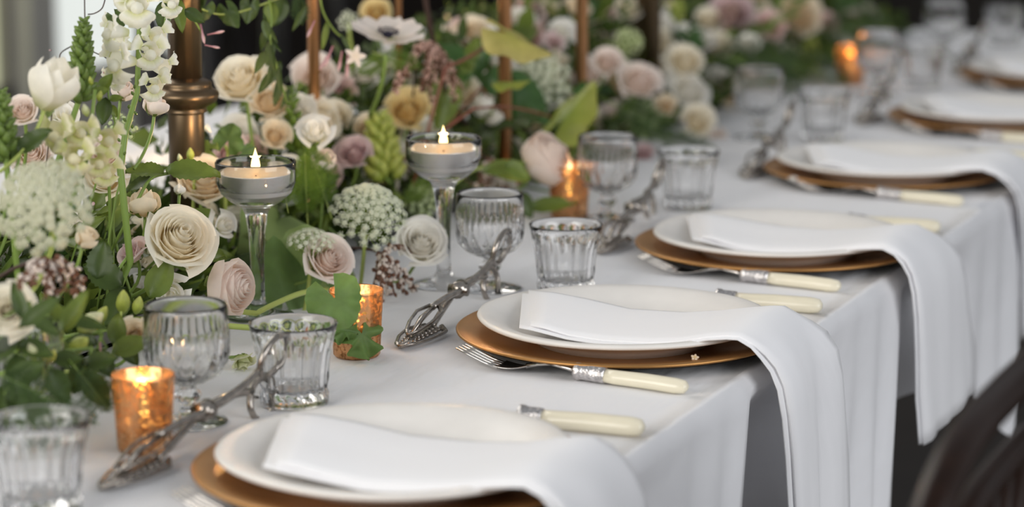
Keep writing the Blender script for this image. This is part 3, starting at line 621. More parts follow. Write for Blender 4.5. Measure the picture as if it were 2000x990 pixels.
F('rose', 'cream', 1588, 168, -.38, 66, (.2, .3, .9), 'cream rose hanging below the ferns by the fourth tumbler')
F('rose', 'peach', 1425, 180, -.38, 56, (0, .3, .9), 'peach rose left of the pale pink rose behind goblet')
F('rose', 'white', 560, 330, -.44, 60, (0, .5, .8), 'white rose right of the near tealight bowl')
F('rose', 'blush', 205, 300, -.42, 80, (0, .4, .9), 'blush rose deep behind the cream snapdragon')
F('rosebud', 'blush', 240, 175, -.44, 62, (.3, .7, .5), 'blush rosebud behind the white snapdragon stem')
F('rose', 'blush', 45, 215, -.42, 62, (0, .4, .9), 'blush rose behind the tulip stem at the left edge')
F('rose', 'white', 110, 770, -.27, 60, (0, .2, .9), 'blurred white bloom low at the left among leaves')
F('rose', 'blush', 1015, 130, -.62, 60, (0, .4, .9), 'blush rose right of the yellow vine leaf')
F('rose', 'pink', 1180, 40, -.55, 60, (0, .4, .9), 'pink rose right of the second copper rod at top')
F('rose', 'white', 710, 150, -.55, 62, (0, .4, .9), 'white rose behind the jasmine star flower stem')
F('rose', 'peach', 1130, 330, -.40, 50, (0, .4, .9), 'peach rose behind the pale pink rose and third goblet')
F('rose', 'mauve', 1255, 300, -.34, 48, (0, .4, .9), 'mauve rose low beside the third goblet')
F('rose', 'blush', 60, 300, -.46, 80, (.1, .4, .9), 'blush rose behind the tulip stem above the left lace flower')
F('rose', 'cream', 205, 345, -.45, 84, (.1, .4, .9), 'cream rose deep between the left lace flower and rose leaves')
F('lisianthus', 'white', 120, 225, -.44, 70, (.1, .4, .9), 'white bloom below the tulip behind the cream snapdragon')
F('rose', 'white', 580, 215, -.50, 70, (.1, .4, .9), 'white rose between the fresh bud spike and white lisianthus')
F('rose', 'peach', 720, 250, -.48, 60, (.1, .4, .9), 'peach rose left of the yellow cream rose behind the bell spike')
F('rose', 'cream', 905, 180, -.47, 66, (.1, .4, .9), 'cream rose left of the dark vine leaf and copper rod')
F('rose', 'peach', 930, 60, -.52, 62, (.1, .4, .9), 'peach rose left of the copper rod near the top')
F('rose', 'blush', 1185, 120, -.42, 60, (.1, .4, .9), 'blush rose between the second copper rod and green snowball')
# ---- snapdragons
def floret(seed, mt):
    R = random.Random(seed); m = MB()
    def tubef(u, v):
        a = u*2*PI; r = (.16+.22*v)*(1+.12*cos(2*a)); return Vector((r*cos(a), r*sin(a), v*.75))
    m.grid(tubef, 10, 4, True)
    for a0, wv, l, up in ((.5, .55, .85, .6), (2.64, .55, .85, .6), (4.1, .5, .75, -.3), (4.71, .5, .85, -.5), (5.32, .5, .75, -.3)):
        def P(u, v, a0=a0, wv=wv, l=l, up=up):
            uu = u*2-1; r = .34+.5*l*sin(PI*.55*v); a = a0+uu*wv*(.6+.7*v-.5*v*v); z = .68+.40*v-.50*v*v*(1.4 if up < 0 else .7)+.07*sin(uu*7+a0)*v
            return Vector((r*cos(a), r*sin(a), z))
        m.grid(P, 6, 5)
    m.egg((0, -.12, .55), (0, -.3, 1), .26, .42, 8, 5, .6, 1)
    return m.mesh('floret', mt)
def bud_mesh(mt): return MB().egg((0, 0, 0), (0, 0, 1), .42, 1.3, 8, 6).mesh('bud', mt)
FLO = {c: [floret(k, c) for k in range(3)] for c in ('snap', 'csnap')}
BUD = {c: bud_mesh(c) for c in ('lime', 'limetip', 'spike', 'jas', 'fern')}
def basis(z, s, up=Vector((0, 0, 1))):
    z = z.normalized(); x = up.cross(z); x = x.normalized() if x.length > 1e-3 else z.orthogonal().normalized(); y = z.cross(x)
    return Matrix((x, y, z)).transposed().to_4x4() @ Matrix.Diagonal((s, s, s, 1))
def spike(name, label, X, stem_px, parts, mt_stem='stem', rad=.0028, cat='flower', leaves=()):
    pts = [onx(a, b, X) for a, b in stem_px]; root = thing(name, label, cat, pts[-1])
    o = pts[-1]; sm = []
    for a, b in zip(pts[:-1], pts[1:]): sm += [a+(b-a)*(i/4) for i in range(4)]
    sm.append(pts[-1]); e = core(o); sm.append((o+e)/2+Vector((.02, 0, -.01))); sm.append(e)
    ob('stem', MB().tube([q-o for q in sm], [rad*(.55+.45*i/len(sm)) for i in range(len(sm))], 7).mesh('stem', mt_stem), root)
    for n_, me, px, py, dx, dia, f in parts:
        p = onx(px, py, X+dx); s = dia/pxm(p)*.5; d = camdir(*f); ob(n_, me, root, Matrix.Translation(p-o-d*s*.5) @ basis(d, s))
    return root, o
R_ = random.Random(3)
def fparts(lst, c): return [('floret', FLO[c][i % 3], px, py, dx, dia*1.9, f) for i, (px, py, dx, dia, f) in enumerate(lst)]
spike('snapdragon', 'tall white snapdragon spike left of the brass column', -.36, [(268, -45), (272, 60), (268, 180), (245, 260), (235, 330)],
  fparts([(268, 12, .02, 62, (.1, .3, .9)), (224, 60, .01, 58, (-.85, .1, .5)), (300, 70, .01, 56, (.7, .0, .7)), (236, 118, .015, 66, (-.7, .0, .7)), (312, 130, .01, 54, (.85, -.2, .5)), (290, 98, .02, 56, (.4, -.1, .9)), (298, 165, .01, 48, (.5, -.2, .8)), (238, 85, -.01, 50, (-.6, .2, .6)), (252, -10, .01, 52, (-.4, .3, .8)), (225, 150, .0, 40, (-.6, -.3, .6)), (330, 5, -.02, 44, (.5, .2, .8))], 'snap')
  + [('bud', BUD['spike'], (lambda yy: 269-.29*(yy-180)+R_.choice((-9, 9)))(170+13*k), 170+13*k, .01, 17, (R_.uniform(-.8, .8), .6, .5)) for k in range(11)], rad=.0036)
spike('snapdragon', 'cream snapdragon spike between the white tulip and left lace flower', -.33, [(186, 175), (178, 240), (165, 330)],
  fparts([(118, 255, .0, 66, (-.6, -.1, .8)), (205, 268, .01, 56, (.6, .0, .8)), (150, 300, .02, 62, (-.2, -.1, .9)), (190, 310, .015, 52, (.4, -.3, .8)), (132, 330, .01, 52, (-.4, -.3, .8)), (205, 330, .0, 50, (.4, -.3, .8)), (160, 255, .01, 52, (.0, .2, .9))], 'csnap')
  + [('bud', BUD['limetip'], 168, 218, .02, 42, (-.2, .8, .4)), ('bud', BUD['lime'], 194, 190, .01, 34, (.3, .9, .3)), ('bud', BUD['lime'], 178, 160, .0, 28, (-.2, .9, .2))])
def budspike(label, X, a, b, wpx, n, mt, name='bud_spike', taper=.55):
    A = Vector(a); B = Vector(b); parts = []
    n = int(n*1.35)
    for k in range(n):
        q = k/(n-1); s = (1-taper*(1-q)**1.0)*(1 if q > .1 else .75); c = A+(B-A)*q; th = k*2.4; d = cos(th); parts.append(('bud', BUD[mt], c.x+wpx*.33*s*d, c.y, .012*sin(th)*s, wpx*1.2*s, (d, .75, .55*sin(th))))
    return spike(name, label, X, [a, (A+(B-A)*.5)[:2], b], parts, 'stem', .003)
budspike('green cone shaped bud spike rising right of the white tulip', -.36, (164, 36), (156, 190), 50, 46, 'spike')
budspike('dark green bud spike cut by the left edge', -.36, (4, 175), (12, 310), 48, 34, 'spike')
budspike('pale green bell flower spike left of the second candlestick', -.43, (738, 222), (752, 345), 62, 34, 'lime', taper=.4)
budspike('fresh green bud spike below the hanging jasmine vine', -.47, (566, 170), (580, 290), 42, 26, 'fern')
budspike('lime green bud spike behind the roses at top centre', -.55, (915, 20), (905, 120), 36, 20, 'lime')
budspike('lime green bud spike right of the thick brass column', -.50, (1320, 0), (1312, 100), 46, 22, 'lime')
budspike('lime green bud spike in the ferns at upper right', -.40, (1585, 75), (1575, 150), 40, 18, 'lime')
# ---- alstroemeria buds
def budcluster(label, X, lst, end, mt='lime'):
    spike('lily_bud_cluster', label, X, [lst[0][:2], end], [('bud', BUD[m_], px, py, dx, dia*1.5, f) for px, py, dia, f, dx, m_ in lst], 'pale_stem', .0022)
budcluster('yellow green lily buds below the dark leaf left of the near goblet', -.29, [(240, 595, 52, (.1, .9, .4), .0, 'lime'), (268, 600, 40, (.3, .9, .4), -.01, 'lime'), (172, 634, 70, (.7, .5, .4), .01, 'limetip'), (150, 676, 58, (.6, .4, .5), .02, 'lime'), (196, 620, 44, (.5, .8, .3), 0, 'lime')], (215, 720))
budcluster('bright green bud beside the near tealight bowl', -.43, [(372, 305, 28, (0, 1, .2), 0, 'lime'), (352, 312, 20, (-.2, 1, .2), 0, 'limetip')], (380, 350))
budcluster('yellow green buds at lower left behind the near tumbler', -.26, [(95, 700, 44, (.5, .6, .5), 0, 'lime'), (65, 690, 40, (-.2, .7, .5), 0, 'limetip')], (90, 760))
# ---- lace umbels
def umbel(label, X, px, py, dia, face, mt, n=34, nf=30, stem_to=None, dome=.55, loose=0, seed=1, fs=1.0):
    R = random.Random(seed); p = onx(px, py, X); r = dia/2/pxm(p); rot = facing(face); root = thing('lace_flower', label, 'flower', p, rot, r)
    rays = MB(); base = Vector((0, 0, -.75))
    star = MB()
    for k in range(n):
        q = math.sqrt((k+.5)/n); a = k*2.39996+R.uniform(-.1, .1); rr = q*.94+R.uniform(-.03, .03); z = dome*(1-rr*rr)-.28*dome-loose*R.random()*max(0, q-.7); c = Vector((rr*cos(a), rr*sin(a), z)); d = (c-base).normalized()
        rays.tube(bez(base, base*.5+c*.4+Vector((0, 0, -.12)), c-d*.06, 4), .012, 4)
        m = MB(); x = d.orthogonal().normalized(); y = d.cross(x); ur = 1.18/math.sqrt(n)*R.uniform(.85, 1.1)
        for j in range(nf):
            qq = math.sqrt((j+.5)/nf); b = j*2.39996+k; pp = x*cos(b)*qq*ur+y*sin(b)*qq*ur+d*(ur*.5*(1-qq*qq)); f_ = .026*fs*R.uniform(.8, 1.2); rots = R.uniform(0, 6); nn = (d+(x*cos(b)+y*sin(b))*qq*.7).normalized(); xx = nn.orthogonal().normalized(); yy = nn.cross(xx)
            vs = [c+pp+nn*.004]; 
            for i in range(10):
                g = 2*PI*i/10+rots; l = f_*(1.0 if i % 2 == 0 else .45); vs.append(c+pp+(xx*cos(g)+yy*sin(g))*l+nn*(.006 if i % 2 == 0 else 0))
            m.add(vs, [(0, 1+i, 1+(i+1) % 10) for i in range(10)])
        m.egg(c-d*ur*.40, d, ur*.66, ur*.56, 7, 3, 0, .6)
        ob('umbellet', m.mesh('umbellet', mt, False), root)
    ob('rays', rays.mesh('rays', 'ray'), root, kind='stuff')
    z = camdir(*face); a = p-z*r*.75; e = onx(*stem_to) if stem_to else core(p)
    ob('stem', stem_mesh(root, a, (-z*.5+Vector((0, 0, -.7))).normalized(), e, .0022, 'pale_stem'), root)
umbel('large blurred greenish white lace flower at far left', -.29, 84, 398, 205, (-.05, .35, .93), 'lacec', 105, 24, seed=2, dome=.75, fs=1.3)
umbel('sharp green and white lace flower right of the near candlestick', -.275, 720, 412, 158, (.15, .62, .76), 'lace', 92, 24, seed=3, dome=.75, loose=.5, stem_to=(690, 640, -.33))
umbel('white lace flower seen from the side left of the blush rose', -.30, 610, 470, 105, (.1, .93, .25), 'lace', 44, 24, seed=4, stem_to=(590, 625, -.32))
umbel('white lace flower between the two copper rods', -.405, 1062, 155, 120, (.0, .3, .9), 'lace', 34, 26, seed=5)
umbel('small green lace flower behind the sharp lace flower', -.38, 826, 392, 92, (.1, .6, .7), 'laceg', 30, 24, seed=6)
umbel('pale lace flower low between the third goblet and white roses', -.38, 1250, 230, 90, (.0, .4, .9), 'laceg', 26, 22, seed=7)
umbel('small white lace flower at upper centre above the jasmine', -.55, 680, 40, 46, (.0, .2, .9), 'lace', 22, 22, seed=8)
umbel('blurred white lace flower low at the left edge', -.27, 55, 800, 90, (.0, .4, .9), 'lacec', 26, 22, seed=9)
umbel('green lace flower right of the dark bud spike at left', -.45, 235, 250, 70, (.0, .4, .9), 'laceg', 22, 22, seed=10)
# ---- pieris
def pieris(label, X, px, py, strands, mt, seed=1, stem_to=None):
    R = random.Random(seed); p = onx(px, py, X); root = thing('pieris_sprig', label, 'flower spray', p)
    for (ex, ey, bend) in strands:
        e = onx(ex, ey, X+R.uniform(.0, .025))-p; mid = e*.5+Vector((R.uniform(-.01, .01), bend, .02)); pts = bez((0, 0, 0), mid, e, 8); tw = ob('strand', MB().tube(pts, .0010, 5).mesh('strand', 'bud_brown'), root)
        bm = MB(); bb = MB(); n = int(e.length/.0019)
        for k in range(n):
            q = .12+.88*k/n; i = min(7, int(q*8)); f = q*8-i; c = pts[i].lerp(pts[i+1], f); o = Vector((R.uniform(-1, 1), R.uniform(-1, 1), R.uniform(-.8, .4))).normalized()*.0035
            (bm if R.random() < .72*(1.15-q*.5) else bb).egg(c+o*.3, o+Vector((0, 0, -.002)), .0025*R.uniform(.8, 1.25), .0058, 6, 4)
        if bm.v: ob('bells', bm.mesh('bells', mt), tw, kind='stuff')
        if bb.v: ob('buds', bb.mesh('buds', 'bud_brown'), tw, kind='stuff')
    ob('stem', MB().tube(bez((0, 0, 0), (-.03, .01, .01), core(p)-p, 6), .0016, 6).mesh('stem', 'brownstem'), root)
pieris('brown pieris spray with hanging cream bells behind the tongs', -.27, 745, 495, [(832, 605, -.012), (800, 590, .0), (762, 608, .0), (748, 622, .01), (728, 560, .01), (815, 498, .0), (785, 560, 0), (770, 575, .01), (738, 590, .01)], 'bell', 2)
pieris('cream pieris bells at left below the large lace flower', -.27, 95, 510, [(60, 565, 0), (110, 580, 0), (155, 580, 0), (85, 600, 0), (130, 570, 0), (40, 555, 0), (165, 560, 0)], 'bell', 3)
pieris('pinkish brown pieris spray right of the anemone', -.405, 840, 85, [(795, 150, 0), (820, 180, 0), (850, 160, 0), (875, 155, 0), (890, 200, 0), (770, 180, 0), (865, 125, 0), (900, 170, 0), (800, 120, 0), (840, 200, 0)], 'bellp', 4)
pieris('brown pieris spray low behind the second goblet', -.36, 960, 310, [(930, 372, 0), (945, 385, 0), (968, 370, 0), (985, 372, 0)], 'bell', 5)
pieris('mauve brown pieris spray at top above the far ferns', -.46, 1440, 10, [(1415, 60, 0), (1440, 66, 0), (1462, 55, 0), (1400, 40, 0)], 'bellp', 6)
# ---- jasmine
def polyline(px, X):
    pts = [onx(a, b, X) for a, b in px]; out = []
    for i in range(len(pts)-1):
        p0 = pts[max(0, i-1)]; p1 = pts[i]; p2 = pts[i+1]; p3 = pts[min(len(pts)-1, i+2)]
        for k in range(5):
            t = k/5; out.append(.5*((2*p1)+(p2-p0)*t+(2*p0-5*p1+4*p2-p3)*t*t+(3*p1-p0-3*p2+p3)*t**3))
    out.append(pts[-1]); return out
LEAF = {}
def leafmesh(kind, mt):
    if (kind, mt) in LEAF: return LEAF[kind, mt]
    m = MB()
    if kind in ('lance', 'ovate', 'serrate', 'narrow'):
        W = {'lance': .20, 'ovate': .32, 'serrate': .34, 'narrow': .11}[kind]; nv = 18 if kind == 'serrate' else 8; nu = 4
        def P(u, v):
            uu = u*2-1; wv = W*sin(PI*v**.85)**.75*(1-.15*v)+.004
            if kind == 'serrate' and 0 < v < 1 and abs(uu) > .9: wv *= (1.07 if int(round(v*18)) % 2 else .93)
            return Vector((uu*wv, v, .10*abs(uu)*W/.3-.16*v*v+.01*sin(v*20)*abs(uu)))
        m.grid(P, nu, nv)
    elif kind == 'lobed':                      # geranium: rounded fan with scalloped lobes
        nu, nv = 44, 7
        def P(u, v):
            a = (u*2-1)*2.75; lob = 1-.17*(1-abs(cos(a*1.6)))**1.0-.05*(1-abs(cos(a*8))); r = v*lob*.62*(1-.12*abs(a)/2.75)
            z = .10*v*v*cos(a*6.4)*v+.06*v-.22*v*v*abs(sin(a*.5)); return Vector((r*sin(a), .28+r*cos(a), z))
        m.grid(P, nu, nv)
    elif kind == 'ruffled':
        nu, nv = 48, 8
        def P(u, v):
            a = (u*2-1)*2.6; lob = 1-.30*(1-abs(cos(a*1.5)))-.06*(1-abs(cos(a*9))); r = v*lob*.62
            z = .26*v**3*sin(a*7)+.05*v-.5*v*v*sin(a*.5)**2; return Vector((r*sin(a), .25+r*cos(a), z))
        m.grid(P, nu, nv)
    elif kind == 'vine':
        nu, nv = 40, 6
        def P(u, v):
            a = (u*2-1)*2.85; lob = (1.0-.30*abs(a)/2.85)*(1-.20*(1-abs(cos(a*1.25)))); lob *= 1+.25*math.exp(-(a/.22)**2); r = v*lob*.66
            return Vector((r*sin(a)*.92, .26+r*cos(a), -.20*v*v*abs(sin(a))+.05*v*v*cos(a*5)))
        m.grid(P, nu, nv)
    LEAF[kind, mt] = m.mesh('leaf', mt); return LEAF[kind, mt]
def leaf_m(o, px, py, X, lpx, ang, nf, kind='ovate'):
    """leaf whose BASE is at the pixel, tip at image angle ang (deg), size lpx pixels, blade facing nf"""
    p = onx(px, py, X); s = lpx/pxm(p); a = math.radians(ang); y = camdir(cos(a), sin(a), nf[3] if len(nf) > 3 else 0); z = camdir(*nf[:3]); z = (z-y*z.dot(y)).normalized(); x = y.cross(z)
    return Matrix.Translation(p-o) @ Matrix((x, y, z)).transposed().to_4x4() @ Matrix.Diagonal((s, s, s, 1))
def sprig(name, label, X, stem_px, leaves, mt_stem='stem', rad=.0016, cat='foliage', root_end=True, group=None, extra=()):
    pts = polyline(stem_px, X); o = pts[0].copy(); root = thing(name, label, cat, o, group=group)
    sp = [q-o for q in pts]
    if root_end: e = core(pts[-1])-o; sp += [sp[-1].lerp(e, .5), e]
    ob('stem', MB().tube(sp, [rad]*len(sp), 6).mesh('stem', mt_stem), root)
    for kind, mt, px, py, dx, lpx, ang, nf in leaves: ob('leaf', leafmesh(kind, mt), root, leaf_m(o, px, py, X+dx, lpx, ang, nf))
    for n_, me, px, py, dx, dia, f in extra:
        p = onx(px, py, X+dx); s = dia/pxm(p)*.5; d = camdir(*f); ob(n_, me, root, Matrix.Translation(p-o) @ basis(d, s))
    return root
JB = MB().tube([(0, 0, 0), (0, 0, .9), (0, 0, 1.3), (0, 0, 1.7), (0, 0, 2.0)], [.09, .10, .17, .15, .02], 7).mesh('bud', 'jas')
def star():
    m = MB(); m.tube([(0, 0, -1.3), (0, 0, 0)], [.09, .12], 6)
    for k in range(5):
        a0 = 2*PI*k/5
        def P(u, v, a0=a0):
            uu = u*2-1; wv = .26*sin(PI*min(1, v*.9+.08))**.7; return Vector((v*cos(a0)-uu*wv*sin(a0), v*sin(a0)+uu*wv*cos(a0), .12*v-.15*v*v))
        m.grid(P, 2, 4)
    return m.mesh('star_flower', 'blush')
STAR = star()
TW = MB()
sprig('jasmine_vine', 'hanging jasmine vine with pink buds and one white star flower', -.40, [(622, -40), (630, 20), (655, 62), (680, 78)], [('narrow', 'mid', 640, 40, 0, 60, -100, (.2, .2, .9)), ('narrow', 'dark', 600, 10, 0, 60, -120, (.2, .2, .9)), ('narrow', 'dark', 665, 65, 0, 46, -60, (.2, .2, .9))], 'stem', .0012, 'vine', False, None,
  [('bud', JB, 650, 90, .01, 46, (-.35, -.9, .2)), ('bud', JB, 668, 100, .01, 42, (-.15, -.95, .2)), ('bud', JB, 680, 105, .01, 50, (-.05, -1, .2)), ('bud', JB, 615, 40, .01, 38, (-.4, -.9, .2)), ('bud', JB, 640, 108, 0, 34, (-.5, -.9, .2)), ('star_flower', STAR, 694, 110, .02, 46, (.3, .1, .9))])
vt = [(520, -30), (530, 30), (528, 80), (540, 130), (560, 200)]
lv = []
R_ = random.Random(8)
for k in range(15):
    q = k/14; px = 522+30*q*q+R_.uniform(-14, 18); py = 25+145*q; lv.append((('narrow', 'lance')[k % 2], 'dark', px, py, R_.uniform(-.01, .02), R_.uniform(38, 64), R_.uniform(-125, -55), (R_.uniform(-.6, .6), .2, .8)))
sprig('jasmine_vine', 'dark green leafy vine hanging down right of the brass column', -.42, vt, lv, 'stem', .0012, 'vine', False)
sprig('jasmine_vine', 'green trailing tendril with leaves at the top edge above the cream rose', -.44, [(560, -10), (480, 20), (430, 28), (395, 18)], [('vine', 'dark', 440, 10, 0, 48, -60, (.2, .3, .9)), ('vine', 'dark', 490, 0, 0, 44, -100, (.2, .3, .9)), ('vine', 'dark', 405, 5, 0, 44, -120, (.2, .3, .9)), ('ovate', 'dark', 555, -5, 0, 60, -110, (.2, .3, .9)), ('ovate', 'mid', 525, 2, 0, 50, -80, (.2, .3, .9))], 'pale_stem', .001, 'vine', False)
sprig('jasmine_vine', 'thin dark tendrils with tiny buds beside the green bud spike', -.37, [(165, -20), (166, 40), (170, 90), (205, 112), (230, 128)], [], 'brownstem', .0006, 'vine', False, None,
  [('bud', BUD['jas'], px, py, 0, 7, f) for px, py, f in ((100, 98, (-1, 0, 0)), (113, 126, (-.3, -1, 0)), (122, 118, (.3, -.8, 0)), (230, 125, (1, 0, 0)), (202, 140, (.2, -1, 0)), (222, 148, (.6, -.8, 0)), (234, 155, (.7, -.7, 0)))])
sprig('jasmine_vine', 'thin brown tendril with pink buds curling left of the white snapdragon', -.37, [(140, 90), (120, 102), (115, 115), (112, 130)], [], 'brownstem', .0006, 'vine')
sprig('jasmine_vine', 'curved dark tendril at the top edge right of the bud spike', -.37, [(207, -10), (200, 15), (185, 26), (172, 28)], [], 'brownstem', .0006, 'vine', False)
sprig('jasmine_spray', 'pink jasmine buds right of the brass column near the top', -.42, [(380, 40), (392, 60), (400, 75)], [], 'stem', .001, 'vine', False, None, [('bud', JB, 405, 68, 0, 36, (1, .2, .2)), ('bud', JB, 400, 88, 0, 32, (1, -.2, .2)), ('bud', JB, 392, 48, 0, 40, (.2, -.9, .2))])
sprig('jasmine_spray', 'pink jasmine buds hanging above the near copper votive', -.27, [(190, 640), (200, 665), (210, 680)], [], 'stem', .001, 'vine', True, None, [('bud', JB, 195, 668, .01, 44, (.1, -1, .2)), ('bud', JB, 182, 690, .01, 36, (-.1, -1, .2)), ('bud', JB, 148, 690, .01, 40, (-.2, -1, .2)), ('bud', JB, 192, 755, .01, 40, (.0, -1, .2))])
sprig('jasmine_spray', 'deep pink jasmine blooms right of the large lace flower', -.37, [(240, 320), (236, 350), (228, 380)], [], 'stem', .001, 'vine', True, None, [('star_flower', STAR, 238, 345, 0, 34, (.2, .3, .8)), ('bud', BUD['jas'], 236, 360, 0, 22, (.1, -.9, .3)), ('bud', BUD['jas'], 205, 342, 0, 18, (-.5, .5, .5)), ('bud', BUD['jas'], 183, 395, 0, 18, (0, -.5, .8))])
# ---- leaf sprigs that the photograph shows one by one
sprig('geranium_sprig', 'large soft green geranium leaves behind the candlestick stem', -.29, [(640, 565), (590, 572), (540, 592), (500, 612)], [
  ('vine', 'gerpale', 652, 612, -.045, 265, 128, (.35, .3, .85)), ('vine', 'ger', 560, 620, -.04, 150, 100, (.2, .5, .8)), ('lobed', 'gerpale', 600, 545, -.035, 120, 95, (.3, .1, .9)), ('lobed', 'ger', 632, 560, -.02, 72, 80, (.5, .1, .8)), ('lobed', 'ger', 642, 556, .125, 104, -66, (.1, .25, .95))], 'pale_stem', .0028)
sprig('geranium_sprig', 'ruffled green geranium leaf hanging in front of the copper votive', -.245, [(655, 640), (610, 633), (540, 634), (490, 640)], [('ruffled', 'ger', 702, 630, .085, 88, -78, (.5, .25, .8)), ('ruffled', 'ger', 662, 640, .07, 46, -20, (.2, .5, .8))], 'pale_stem', .0028)
sprig('geranium_sprig', 'small lobed green geranium leaves behind the near tealight', -.45, [(440, 285), (445, 300), (440, 330)], [('lobed', 'ger', 440, 290, 0, 58, 70, (.1, .6, .7)), ('lobed', 'ger', 460, 300, .01, 48, 10, (.1, .6, .7)), ('lobed', 'mid', 420, 295, .01, 44, 160, (.1, .6, .7))], 'pale_stem', .002)
sprig('rose_leaf_sprig', 'dark serrated rose leaves left of the near tealight', -.36, [(330, 338), (300, 345), (285, 360)], [('serrate', 'mid', 325, 340, .01, 105, 3, (.1, .75, .6)), ('serrate', 'dark', 345, 345, .0, 80, 12, (.1, .8, .5)), ('serrate', 'mid', 320, 340, .01, 76, 172, (.0, .8, .6)), ('serrate', 'dark', 300, 350, .0, 60, -160, (.0, .8, .6))])
sprig('rose_leaf_sprig', 'dark green rose leaf below the white tulip', -.345, [(95, 245), (70, 280), (40, 300)], [('serrate', 'dark', 38, 300, .0, 78, 40, (-.3, .5, .8)), ('serrate', 'mid', 85, 235, -.01, 50, 60, (-.3, .5, .8))])
sprig('rose_leaf_sprig', 'near black green leaves left of the large cream rose', -.36, [(250, 500), (225, 540), (240, 570)], [('serrate', 'dark', 240, 560, .01, 90, 150, (.1, .4, .9)), ('serrate', 'dark', 190, 545, .01, 80, 80, (.1, .4, .9)), ('ovate', 'dark', 250, 560, .01, 90, -120, (.1, .4, .9)), ('ovate', 'mid', 290, 580, .02, 90, 60, (.4, .2, .8))])
sprig('leafy_sprig', 'small jasmine leaves below the white snapdragon florets', -.35, [(215, 150), (212, 190), (225, 240)], [('ovate', 'mid', 195, 178, .0, 42, 55, (0, .3, .9)), ('ovate', 'mid', 212, 195, 0, 30, 10, (0, .5, .8)), ('ovate', 'dark', 208, 190, 0, 55, -100, (0, .3, .9)), ('ovate', 'mid', 215, 205, 0, 28, -60, (0, .3, .9)), ('ovate', 'mid', 180, 185, 0, 36, 20, (0, .3, .9))], 'stem', .001)
sprig('leafy_sprig', 'dark leaves at the top between snapdragon and brass column', -.40, [(330, -10), (325, 20), (320, 60)], [('ovate', 'dark', 325, 0, 0, 60, -100, (.2, .3, .9)), ('lance', 'mid', 345, -5, 0, 70, -80, (.2, .3, .9)), ('ovate', 'dark', 360, 20, .02, 46, -30, (.2, .3, .9)), ('lobed', 'dark', 220, 25, 0, 40, -60, (.2, .3, .9)), ('lobed', 'dark', 222, 75, 0, 34, -80, (.2, .3, .9))], 'stem', .001, root_end=False)
sprig('vine_shoot', 'yellow green vine leaf and red stem over the copper rod', -.365, [(972, 72), (935, 100), (895, 122), (870, 130)], [('vine', 'yleaf', 965, 52, .02, 118, -28, (.2, .75, .55))], 'redstem', .002, 'vine')
sprig('vine_shoot', 'bright green vine leaf on a reddish stem above the pale pink rose', -.335, [(1075, 228), (1030, 215), (980, 208), (925, 212)], [('vine', 'vine', 1080, 255, .01, 118, 48, (-.35, .55, .65)), ('vine', 'vine', 970, 160, -.02, 62, 0, (.1, .93, .25))], 'redstem', .0016, 'vine')
sprig('vine_shoot', 'broad dark green vine leaves either side of the copper rod', -.40, [(975, 240), (960, 200), (940, 170)], [('vine', 'vinedark', 960, 125, -.02, 100, -130, (.1, .3, .9)), ('vine', 'vinedark', 1000, 160, -.02, 100, -50, (.1, .3, .9)), ('vine', 'mid', 870, 170, -.02, 80, -100, (.1, .3, .9)), ('vine', 'vinedark', 920, 130, -.03, 80, 150, (.1, .3, .9))], 'redstem', .0016, 'vine')
sprig('dark_twig', 'bare dark branch running down right of the anemone', -.44, [(828, -20), (838, 40), (850, 95), (875, 190), (915, 250)], [], 'brownstem', .0034, 'branch')
sprig('leafy_sprig', 'long green leaf reaching between candlestick and pale pink rose', -.33, [(880, 365), (930, 330), (990, 322), (1010, 318)], [('lance', 'mid', 940, 338, 0, 90, 15, (0, .5, .8)), ('lance', 'vine', 955, 335, 0, 80, -10, (0, .6, .8))], 'pale_stem', .0016)
sprig('leafy_sprig', 'green leaves below the pale pink rose by the small votive', -.30, [(1010, 400), (1060, 400), (1120, 385)], [('lance', 'mid', 1030, 410, 0, 100, 12, (0, .6, .8)), ('ovate', 'dark', 1010, 375, 0, 60, -60, (0, .5, .8)), ('ovate', 'mid', 985, 320, 0, 60, -30, (0, .6, .8))])
BIG = [(30, 690, 90, -80, 'ovate', 'dark'), (95, 720, 80, -60, 'ovate', 'dark'), (160, 730, 84, -50, 'serrate', 'dark'), (220, 690, 80, 20, 'ovate', 'mid'), (10, 770, 110, -30, 'ovate', 'dark'), (70, 830, 80, -90, 'ovate', 'dark'), (180, 700, 80, -120, 'serrate', 'dark'), (120, 650, 100, 60, 'lance', 'mid'), (40, 640, 100, 40, 'lance', 'dark')]
for k, (px, py, l, an, kd, mt) in enumerate(BIG):
    sprig('leafy_sprig', 'blurred leaf sprig at lower left '+('at the left edge under the yellow hearted ranunculus', 'above the lowest lace flower', 'just left of the near copper votive rim', 'between the lily buds and the votive', 'lowest at the left edge', 'hanging over the near tumbler', 'below the lily buds', 'between the pieris bells and lily buds', 'touching the yellow hearted ranunculus')[k], -.27+.012*(k % 3), [(px, py), (px+10, py-20), (px+20, py-50)], [(kd, mt, px, py, .01, l, an, (.1, .5, .8)), (kd, mt, px+6, py-16, 0, l*.8, an+65, (.1, .5, .8)), (kd, 'dark', px+10, py-26, 0, l*.8, an-70, (.1, .5, .8))], group='low leaf sprigs at the left')
